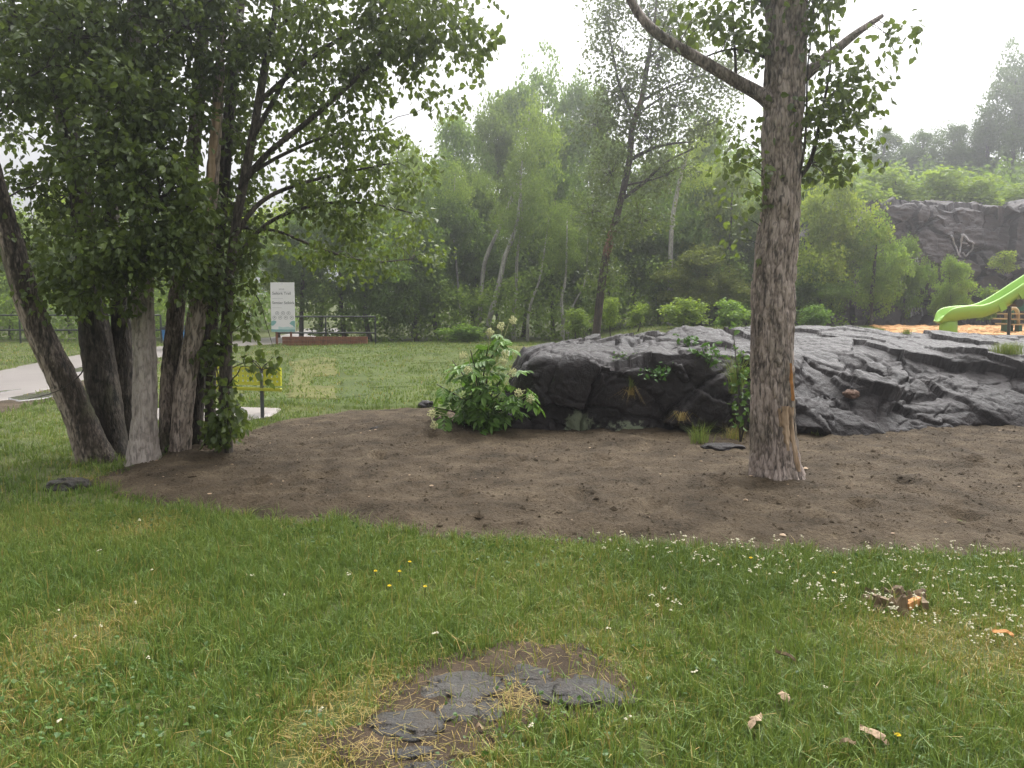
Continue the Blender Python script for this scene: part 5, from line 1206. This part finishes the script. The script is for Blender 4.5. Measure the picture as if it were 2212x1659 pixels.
for (a, y0_, b, y1_, dy) in [(1800, 1065, 1900, 1230, 0.06), (1960, 1070, 2020, 1160, 0.1), (2070, 1175, 2130, 1250, 0.0), (1940, 735, 2400, 890, 0.35)]:
    p0, p1 = q3(a, y0_, dy), q3(b, y1_, dy)
    if y1_ > 1200: p1[2] = gzq - 0.02
    mb = MB(); mb.box((p0 + p1) / 2, (p1[0] - p0[0], 0.22 if y0_ > 800 else 0.05, p0[2] - p1[2])); mb.build('panel' if y0_ < 800 else 'pedestal', M['pgreen'], root)
for x in (1985, 2300):
    p0 = q3(x, 760, 0.30); mb = MB(); mb.tube(np.array([[p0[0], p0[1], gzq - 0.1], p0]), 0.05, 10); mb.build('post', M['pgreen'], root)

# ---------------------------------------------------------------- foreground bits: stump, splinters, flowers
gs = gz(1930, 1312); root = tag(empty('tree_stump', gs), 'rotten low tree stump in the grass at the right, hollow and crumbling', 'stump')
na = 48; th = np.arange(na) / na * 2 * np.pi; sr = np.random.default_rng(8)
rad_ = 0.13 * (1 + 0.16 * np.sin(th * 3 + 1) + 0.10 * np.sin(th * 7)); hgt = 0.066 + 0.024 * np.sin(th + 2.2) + 0.018 * sr.normal(size=na)
rows = []
for rr, hz in ((1.25, 0 * hgt - 0.03), (1.08, 0.4 * hgt), (1.0, hgt * 0.9), (0.93, hgt), (0.72, hgt * 0.9), (0.6, hgt * 0.35), (0.3, 0 * hgt + 0.012), (0.02, 0 * hgt + 0.01)):
    j = 1 + 0.05 * sr.normal(size=na)
    rows.append(np.c_[gs[0] + np.cos(th) * rad_ * rr * j * 1.15, gs[1] + np.sin(th) * rad_ * rr * j * 0.85, gs[2] + hz])
link('trunk_base', npmesh('trunk_base', np.vstack(rows), grid_faces(8, na, True), M['wood_rot'], smooth=False), root)
for i, (dx, dy, s_) in enumerate([(0.05, -0.10, 0.10), (0.11, -0.06, 0.12), (-0.09, -0.06, 0.08)]):
    mb = MB(); a = 0.5 + i; mb.box(gs + np.array([dx, dy, 0.055]), (s_, 0.03, 0.035), np.array([[math.cos(a), math.sin(a), 0.15], [-math.sin(a), math.cos(a), 0], [-0.15, 0, 1]])); mb.build('crumbled_piece', M['wood_orange'] if i < 1 else M['wood_rot'], root)
def splinter(lab, u_, v_, L, w_, ang, mat, seed, name='wood_splinter', cat='wood splinter', z=0.055):
    r = np.random.default_rng(seed); g = gz(u_, v_); n_ = 9; t = np.linspace(0, 1, n_)
    d = np.array([math.cos(ang), math.sin(ang), 0.10]); s_ = np.array([-math.sin(ang), math.cos(ang), 0])
    ww = w_ * np.interp(t, [0, 0.15, 0.6, 0.9, 1], [0.25, 0.8, 1, 0.7, 0.2]) * (1 + 0.2 * r.normal(size=n_))
    rows = []
    for k in range(n_):
        c = g + np.array([0, 0, z]) + d * (t[k] - 0.5) * L + np.array([0, 0, 0.01 * math.sin(t[k] * 5)])
        rows.append([c - s_ * ww[k] / 2, c - s_ * ww[k] * 0.1 + np.array([0, 0, 0.010]), c + s_ * ww[k] / 2, c - np.array([0, 0, 0.006])])
    V = np.array(rows).reshape(-1, 3)
    return tag(link(name, npmesh(name, V, [grid_faces(n_, 4, True), np.array([[0, 1, 2, 3], [35, 34, 33, 32]])], mat)), lab, cat)
splinter('short tan wood splinter in the grass below the stump', 1692, 1532, 0.085, 0.04, 1.5, M['wood_raw'], 1)
splinter('long tan wood splinter lying slanted near the bottom edge', 1630, 1587, 0.125, 0.035, 0.95, M['wood_raw'], 2)
splinter('forked tan wood splinter with dark streaks near the bottom right', 1886, 1618, 0.125, 0.05, 1.95, M['wood_raw'], 3)
splinter('small pale wood splinter left of the forked one', 1830, 1636, 0.06, 0.02, 0.1, M['wood_raw'], 4)
splinter('thin brown twig in the grass left of the stump', 1697, 1445, 0.13, 0.012, 2.0, M['wood_rot'], 5, 'fallen_twig', 'twig')
splinter('orange wood chip at the right edge of the grass', 2165, 1395, 0.09, 0.03, 2.3, M['wood_orange'], 6)
splinter('tiny pale chip beside the dry tuft among the stones', 1036, 1585, 0.03, 0.015, 0.4, M['wood_raw'], 7, z=0.03)

def dandelion(u_, v_, lab, h=0.06, r_=0.010):
    g = gz(u_, v_); g[1] += 0; root = tag(empty('dandelion', g), lab, 'flower', 'dandelions')
    mb = MB(); mb.tube(np.array([g, g + (0.004, 0, h)]), 0.0018, 5); mb.build('stem', M['twig'], root)
    mb = MB(); c = g + np.array([0.004, 0, h])
    for k in range(14):
        a = k / 14 * 6.283; mb.add([c, c + (math.cos(a - .2) * r_, math.sin(a - .2) * r_, 0.008), c + (math.cos(a) * r_ * 1.15, math.sin(a) * r_ * 1.15, 0.006), c + (math.cos(a + .2) * r_, math.sin(a + .2) * r_, 0.008)], [(0, 1, 2, 3)])
    for k in range(8):
        a = k / 8 * 6.283; mb.add([c + (0, 0, 0.002), c + (math.cos(a - .3) * r_ * .6, math.sin(a - .3) * r_ * .6, 0.012), c + (math.cos(a + .3) * r_ * .6, math.sin(a + .3) * r_ * .6, 0.012)], f3=[(0, 1, 2)])
    mb.build('flower_head', M['yellow_flower'], root)
for u_, v_, lab in [(884, 1225, 'dandelion nearest the soil edge in the middle grass'), (917, 1280, 'dandelion right of the pair in the middle grass'), (840, 1278, 'leftmost dandelion of the lower pair in the middle grass'), (810, 1245, 'dandelion at the left of the middle grass'), (862, 1246, 'dandelion between the others in the middle grass'), (1800, 1250, 'dandelion among white flowers left of the stump'), (1935, 1615, 'dandelion near the bottom edge by the forked splinter'), (1620, 1215, 'dandelion by the soil edge left of the white flowers')]:
    dandelion(u_, v_ + 12, lab)

# ---------------------------------------------------------------- grass
PADZ = [SOIL, PATH, CHIPS, PAD]
def bare(x, y):
    return np.maximum.reduce([sdist(SOIL, x, y) + (0.12 * n2(x, y, 2.5, 3, 31) + 0.07 * n2(x, y, 8, 2, 33)) - 0.0, sdist(PATH, x, y), sdist(CHIPS, x, y), sdist(PAD, x, y), sdist(VERGE, x, y) - 0.2])
def grass_pts(n, xr, yr, r, power=1.0, wide=0.3):
    y = yr[0] + (yr[1] - yr[0]) * r.random(n)**power; hw_ = 0.68 * y + 0.2; x = r.uniform(-1, 1, n) * (hw_ + wide); k = (np.abs(x) < hw_) | (r.random(n) < 0.45); x, y = x[k], y[k]
    k = (x > xr[0]) & (x < xr[1]); x, y = x[k], y[k]
    k = bare(x, y) < 0.02 * r.normal(size=len(x)); return x[k], y[k]
DRYC = [(820, 1600, 0.28, 0.9), (860, 1500, 0.22, 0.6), (1110, 1520, 0.10, 1.0), (1160, 1420, 0.25, 0.55), (1330, 1440, 0.25, 0.4), (700, 1560, 0.2, 0.6), (240, 1350, 0.3, 0.5), (100, 1400, 0.35, 0.45), (320, 1140, 0.25, 0.7), (170, 1040, 0.25, 0.9), (2150, 1450, 0.3, 0.5), (1950, 1370, 0.25, 0.55), (60, 1540, 0.3, 0.4), (1350, 1300, 0.3, 0.35), (750, 1640, 0.2, 0.7), (2180, 1380, 0.3, 0.6), (1000, 1650, 0.2, 0.6)]
DRYW = [(gp([(a, b)])[0], r_, w_) for a, b, r_, w_ in DRYC]
def dryness(x, y):
    d = 0.24 * sstep(0.1, 0.7, n2(x, y, 1.1, 3, 91)) + 0.14 * sstep(0.2, 0.7, n2(x, y, 4, 2, 92))
    for c, r_, w_ in DRYW: d = d + w_ * np.exp(-((x - c[0])**2 + (y - c[1])**2 * 0.5) / r_**2)
    return np.clip(d, 0, 1)
def lawn_mesh(name, lab, x, y, h, w, lean, r, per=10, rad=0.02, shift=0.0, far=False):
    """grass grown as small tufts: (x, y) are tuft centres, each with `per` blades leaning outwards"""
    nt_ = len(x); th_ = r.lognormal(0, 0.28, nt_); tt_ = r.normal(0, 0.09, nt_); ti = np.repeat(np.arange(nt_), per)
    off = r.normal(0, rad, (nt_ * per, 2)); x = x[ti] + off[:, 0]; y = y[ti] + off[:, 1]
    ang = np.arctan2(off[:, 1], off[:, 0]) + r.normal(0, 0.7, nt_ * per)
    d = dryness(x, y); b = sdist(DIRTP, x, y) + 0.09 * n2(x, y, 5, 3, 72)
    keep = r.random(len(x)) > 0.9 * sstep(-0.05, 0.12, b)
    keep &= r.random(len(x)) > 0.4 * d
    x, y, d, ti, ang = x[keep], y[keep], d[keep], ti[keep], ang[keep]
    lush = n2(x, y, 0.9, 3, 95); n = len(x)
    hh = h * r.uniform(0.5, 1.2, n) * th_[ti] * (1 + 0.6 * lush) * (1 - 0.45 * d)
    straw = (r.random(n) < 0.028 + 0.6 * d**1.3)
    tint = np.clip(np.where(straw, r.uniform(0.70, 1.0, n), 0.34 + r.normal(0, 0.11, n) + tt_[ti] - 0.26 * lush + 0.2 * d) + shift, 0, 1)
    V, f4, f3, t = blades(np.stack([x, y, H(x, y) - 0.004 + (0.045 * (sdist(LAWN, x, y) > 0) if far else 0)], -1), hh, w, lean, tint, r, ang=ang)
    return tag(link(name, npmesh(name, V, [f4, f3], M['grass'], {'tint': t})), lab, 'grass', kind='stuff')
r1 = np.random.default_rng(71)
x, y = grass_pts(36000, (-9, 9), (1.8, 6.2), r1, 0.85, 1.6)
lawn_mesh('foreground_grass', 'green grass with dry yellow patches across the foreground', x, y, 0.075, 0.0048, 0.75, r1, 10, 0.018)
x, y = grass_pts(16500, (-11, -0.8), (6.2, 13.5), r1, 1.0, 1.8)
lawn_mesh('side_grass', 'green grass around the foot of the tree clump', x, y, 0.07, 0.008, 0.7, r1, 7, 0.03, shift=-0.04)
x, y = grass_pts(20000, (-22, 13), (13.0, 30.5), r1, 0.9)
k = ~((x > 0.2) & (y < 14.4) & (x < 10)); x, y = x[k], y[k]
lawn_mesh('far_grass', 'short grass of the far lawns beyond the tree clump and the rock', x, y, 0.06, 0.02, 0.8, r1, 4, 0.06, shift=0.06, far=True)
# clover and broad weeds low in the grass, stray tufts creeping into the soil edge
wr = np.random.default_rng(77); fo = Foliage()
for (u_, v_, rx, n_, tn) in [(90, 1560, 0.28, 420, .75), (230, 1500, 0.2, 160, .7), (1050, 1190, 0.3, 260, .4), (1400, 1205, 0.4, 300, .45), (1700, 1225, 0.4, 260, .45), (700, 1150, 0.25, 260, .25), (2050, 1230, 0.35, 240, .5), (330, 1115, 0.25, 180, .3), (1180, 1640, 0.2, 90, .5), (450, 1600, 0.3, 120, .55), (1500, 1480, 0.3, 120, .4), (1960, 1600, 0.12, 60, .5)]:
    g = G(u_, v_); xy = g[:2] + wr.normal(0, rx, (n_, 2)); k = bare(xy[:, 0], xy[:, 1]) < 0.05; xy = xy[k]; m_ = len(xy)
    C = np.stack([xy[:, 0], xy[:, 1], H(xy[:, 0], xy[:, 1]) + wr.uniform(0.02, 0.05, m_)], -1)
    fo.add(*leaves(C, wr.normal(size=(m_, 3)) * np.array([1, 1, 0.35]), wr.uniform(0.014, 0.032, m_), np.clip(tn + wr.normal(0, 0.12, m_), 0, 1), r=wr))
o_ = tag(link('clover_leaves', fo.mesh('clover_leaves', M['shrubleaf'])), 'low clover and broad weed leaves among the foreground grass', 'weeds', kind='stuff')
xe, ye = wr.uniform(-4.5, 7, 9000), wr.uniform(4.6, 10.5, 9000); se = sdist(SOIL, xe, ye) + (0.12 * n2(xe, ye, 2.5, 3, 31) + 0.07 * n2(xe, ye, 8, 2, 33)); k = (se > -0.05) & (se < 0.16 * wr.random(9000)**2) & (ye < 9.5)
lawn_mesh('edge_grass', 'stray grass along the ragged edge of the bare soil', xe[k], ye[k], 0.075, 0.005, 0.9, wr, 14, 0.02)
for u_, v_ in [(200, 1000), (240, 995), (285, 1003), (335, 1000), (400, 985), (1625, 1050), (1660, 1058), (1715, 1050), (1740, 1040)]:
    g = gz(u_, v_); tuft('grass_tuft', {200: 'grass tuft at the foot of the leaning trunk', 240: 'grass tuft below the thick dark trunk', 285: 'dry grass tuft left of the pale trunk foot', 335: 'grass tuft right of the pale trunk foot', 400: 'grass tuft below the split poplar', 1625: 'dry grass wisps at the left foot of the big tree', 1660: 'sparse dry blades before the big tree', 1715: 'short dry blades below the big tree wound', 1740: 'dry grass wisps at the right foot of the big tree'}[u_], g, 70 if u_ < 600 else 14, 0.13 if u_ < 600 else 0.06, 0.16, 0.5 if u_ < 600 else 0.9, u_)
# long grass stalks and flower heads
n = 700
x, y = grass_pts(n, (-9, 9), (2.3, 6.0), r1, 0.8)
V, f4, f3, t = blades(np.stack([x, y, H(x, y)], -1), r1.uniform(0.09, 0.17, len(x)), 0.005, 0.45, np.clip(r1.normal(0.72, 0.12, len(x)), 0, 1), r1)
tag(link('tall_grass_stalks', npmesh('tall_grass_stalks', V, [f4, f3], M['grass'], {'tint': t})), 'taller pale grass stalks scattered in the foreground grass', 'grass', kind='stuff')
def flowers(name, lab, pts, r, size=0.011, hr=(0.05, 0.12)):
    mb = MB(); st_ = []
    for x, y in pts:
        z = float(H(x, y)); h = r.uniform(*hr); c = np.array([x, y, z + h])
        for k in range(r.integers(2, 5)):
            q = c + r.normal(0, size * 0.8, 3) * np.array([1, 1, 0.5]); s_ = size * r.uniform(0.5, 0.9)
            mb.add([q + (s_, 0, 0), q + (-s_, 0, 0), q + (0, s_, 0), q + (0, -s_, 0), q + (0, 0, s_ * 0.7), q + (0, 0, -s_ * 0.5)], f3=[(0, 2, 4), (2, 1, 4), (1, 3, 4), (3, 0, 4), (2, 0, 5), (1, 2, 5), (3, 1, 5), (0, 3, 5)])
        st_.append((x, y, z, h))
    o = tag(mb.build(name, M['petal']), lab, 'flowers', kind='stuff')
    a = np.array(st_); w_ = 0.0012
    V = np.stack([a[:, :3] + (-w_, 0, 0), a[:, :3] + (w_, 0, 0), a[:, :3] + np.c_[0 * a[:, 0] + w_, 0 * a[:, 0], a[:, 3]], a[:, :3] + np.c_[0 * a[:, 0] - w_, 0 * a[:, 0], a[:, 3]]], 1).reshape(-1, 3)
    sm = link('stems', npmesh('stems', V, (np.arange(len(a))[:, None] * 4 + np.array([[0, 1, 2, 3]])), M['grass'], {'tint': np.full(len(V), 0.55)}), o); sm['kind'] = 'stuff'
fr = np.random.default_rng(12); fp = []
for _ in range(420):
    u_ = 1250 + 1050 * fr.random()**0.5; v_ = 1180 + (fr.random()**1.3) * (40 + 230 * max(0, (u_ - 1400) / 800))
    if u_ > 2260: continue
    g = G(u_, v_)
    if bare(np.array([g[0]]), np.array([g[1]]))[0] < 0.04: fp.append((g[0], g[1]))
for _ in range(26):
    g = G(fr.uniform(50, 2200), fr.uniform(1130, 1640))
    if bare(np.array([g[0]]), np.array([g[1]]))[0] < 0.0: fp.append((g[0], g[1]))
for u_, v_ in [(1430, 1315), (1440, 1330), (1420, 1345), (1465, 1335), (1408, 1325), (1450, 1350), (1470, 1350), (1440, 1360)]: fp.append(tuple(gp([(u_ + fr.normal(0, 4), v_)])[0]))
flowers('white_wildflowers', 'small white wildflowers scattered through the grass at the right', fp, fr, 0.0088)
# dead straw and wood crumbs lying about
r2 = np.random.default_rng(19); pts_ = []
for c, r_, w_ in DRYW:
    k = int(200 * w_); pts_.append(c + r2.normal(0, r_ * 0.7, (k, 2)))
pts_ = np.vstack(pts_ + [np.c_[r2.uniform(-4, 4, 500), r2.uniform(2.2, 5.5, 500)]]); k = bare(pts_[:, 0], pts_[:, 1]) < 0.05; pts_ = pts_[k]
n = len(pts_); a = r2.uniform(0, 6.28, n); L = r2.uniform(0.02, 0.07, n); d = np.stack([np.cos(a), np.sin(a), r2.normal(0, 0.2, n)], -1) * L[:, None]; s_ = np.stack([-np.sin(a), np.cos(a), 0 * a], -1) * 0.0011
c = np.stack([pts_[:, 0], pts_[:, 1], H(pts_[:, 0], pts_[:, 1]) + r2.uniform(0.018, 0.04, n)], -1)
V = np.stack([c - d / 2 - s_, c - d / 2 + s_, c + d / 2 + s_, c + d / 2 - s_], 1).reshape(-1, 3)
tag(link('straw_litter', npmesh('straw_litter', V, np.arange(n)[:, None] * 4 + np.array([[0, 1, 2, 3]]), M['grass'], {'tint': np.repeat(np.clip(r2.normal(0.86, 0.08, n), 0, 1), 4)})), 'dead straw lying in the dry grass patches', 'straw', kind='stuff')
# clods, pebbles on the soil; loose chips on the playground
def crumbs(name, lab, x, y, zf, size, mat, r, flat_=0.6):
    n = len(x); s_ = size * r.lognormal(0, 0.6, n)
    O = np.array([(1, 0, 0), (-1, 0, 0), (0, 1, 0), (0, -1, 0), (0, 0, flat_), (0, 0, -flat_)]); V = O[None] * s_[:, None, None] * r.uniform(0.6, 1.3, (n, 6, 1))
    a = r.uniform(0, 6.28, n); ca, sa = np.cos(a)[:, None], np.sin(a)[:, None]
    V = np.stack([V[..., 0] * ca - V[..., 1] * sa, V[..., 0] * sa + V[..., 1] * ca, V[..., 2]], -1) + np.stack([x, y, zf], -1)[:, None]
    f = np.array([(0, 2, 4), (2, 1, 4), (1, 3, 4), (3, 0, 4), (2, 0, 5), (1, 2, 5), (3, 1, 5), (0, 3, 5)])
    return tag(link(name, npmesh(name, V.reshape(-1, 3), (f[None] + np.arange(n)[:, None, None] * 6).reshape(-1, 3), mat)), lab, 'litter', kind='stuff')
n = 24000; x = r2.uniform(-4.2, 8.5, n); y = r2.uniform(5, 11.2, n); s_ = sdist(SOIL, x, y) + (0.12 * n2(x, y, 2.5, 3, 31) + 0.07 * n2(x, y, 8, 2, 33)); k = s_ > 0.02; x, y, s_ = x[k], y[k], s_[k]
crumbs('soil_clods', 'small clods and crumbs scattered over the bare soil', x, y, soil_h(x, y, s_) + 0.001, 0.0058, M['soil'], r2)
n = 240; x = r2.uniform(-4, 8, n); y = r2.uniform(5, 10.5, n); s_ = sdist(SOIL, x, y) + (0.12 * n2(x, y, 2.5, 3, 31) + 0.07 * n2(x, y, 8, 2, 33)); k = s_ > 0.1; x, y, s_ = x[k], y[k], s_[k]
crumbs('pale_pebbles', 'pale pebbles and chips scattered on the bare soil', x, y, soil_h(x, y, s_) + 0.003, 0.009, M['wood_raw'], r2, 0.4)
n = 9000; x = r2.uniform(7.6, 22, n); y = 12.6 + r2.random(n) * 18; k = sdist(CHIPS, x, y) > 0.1; x, y = x[k], y[k]
crumbs('wood_chips', 'loose orange wood chips on the playground', x, y, H(x, y) + 0.03, 0.05, M['chip'], r2, 0.3)

# ---------------------------------------------------------------- hazy air
mb = MB(); mb.box((0, 90, 24), (330, 330, 53)); hz = mb.build('haze', None); tag(hz, 'thin pale mist in the air', 'haze', kind='stuff')
m, nt, o = newmat('mist'); nt.nodes.remove([x for x in nt.nodes if x != o][0]) if len(nt.nodes) > 1 else None
pv = nt.nodes.new('ShaderNodeVolumePrincipled'); pv.inputs['Color'].default_value = (0.93, 0.95, 1.0, 1); pv.inputs['Density'].default_value = 0.0044; pv.inputs['Anisotropy'].default_value = 0.8
nt.links.new(pv.outputs[0], o.inputs['Volume']); hz.data.materials.append(m)
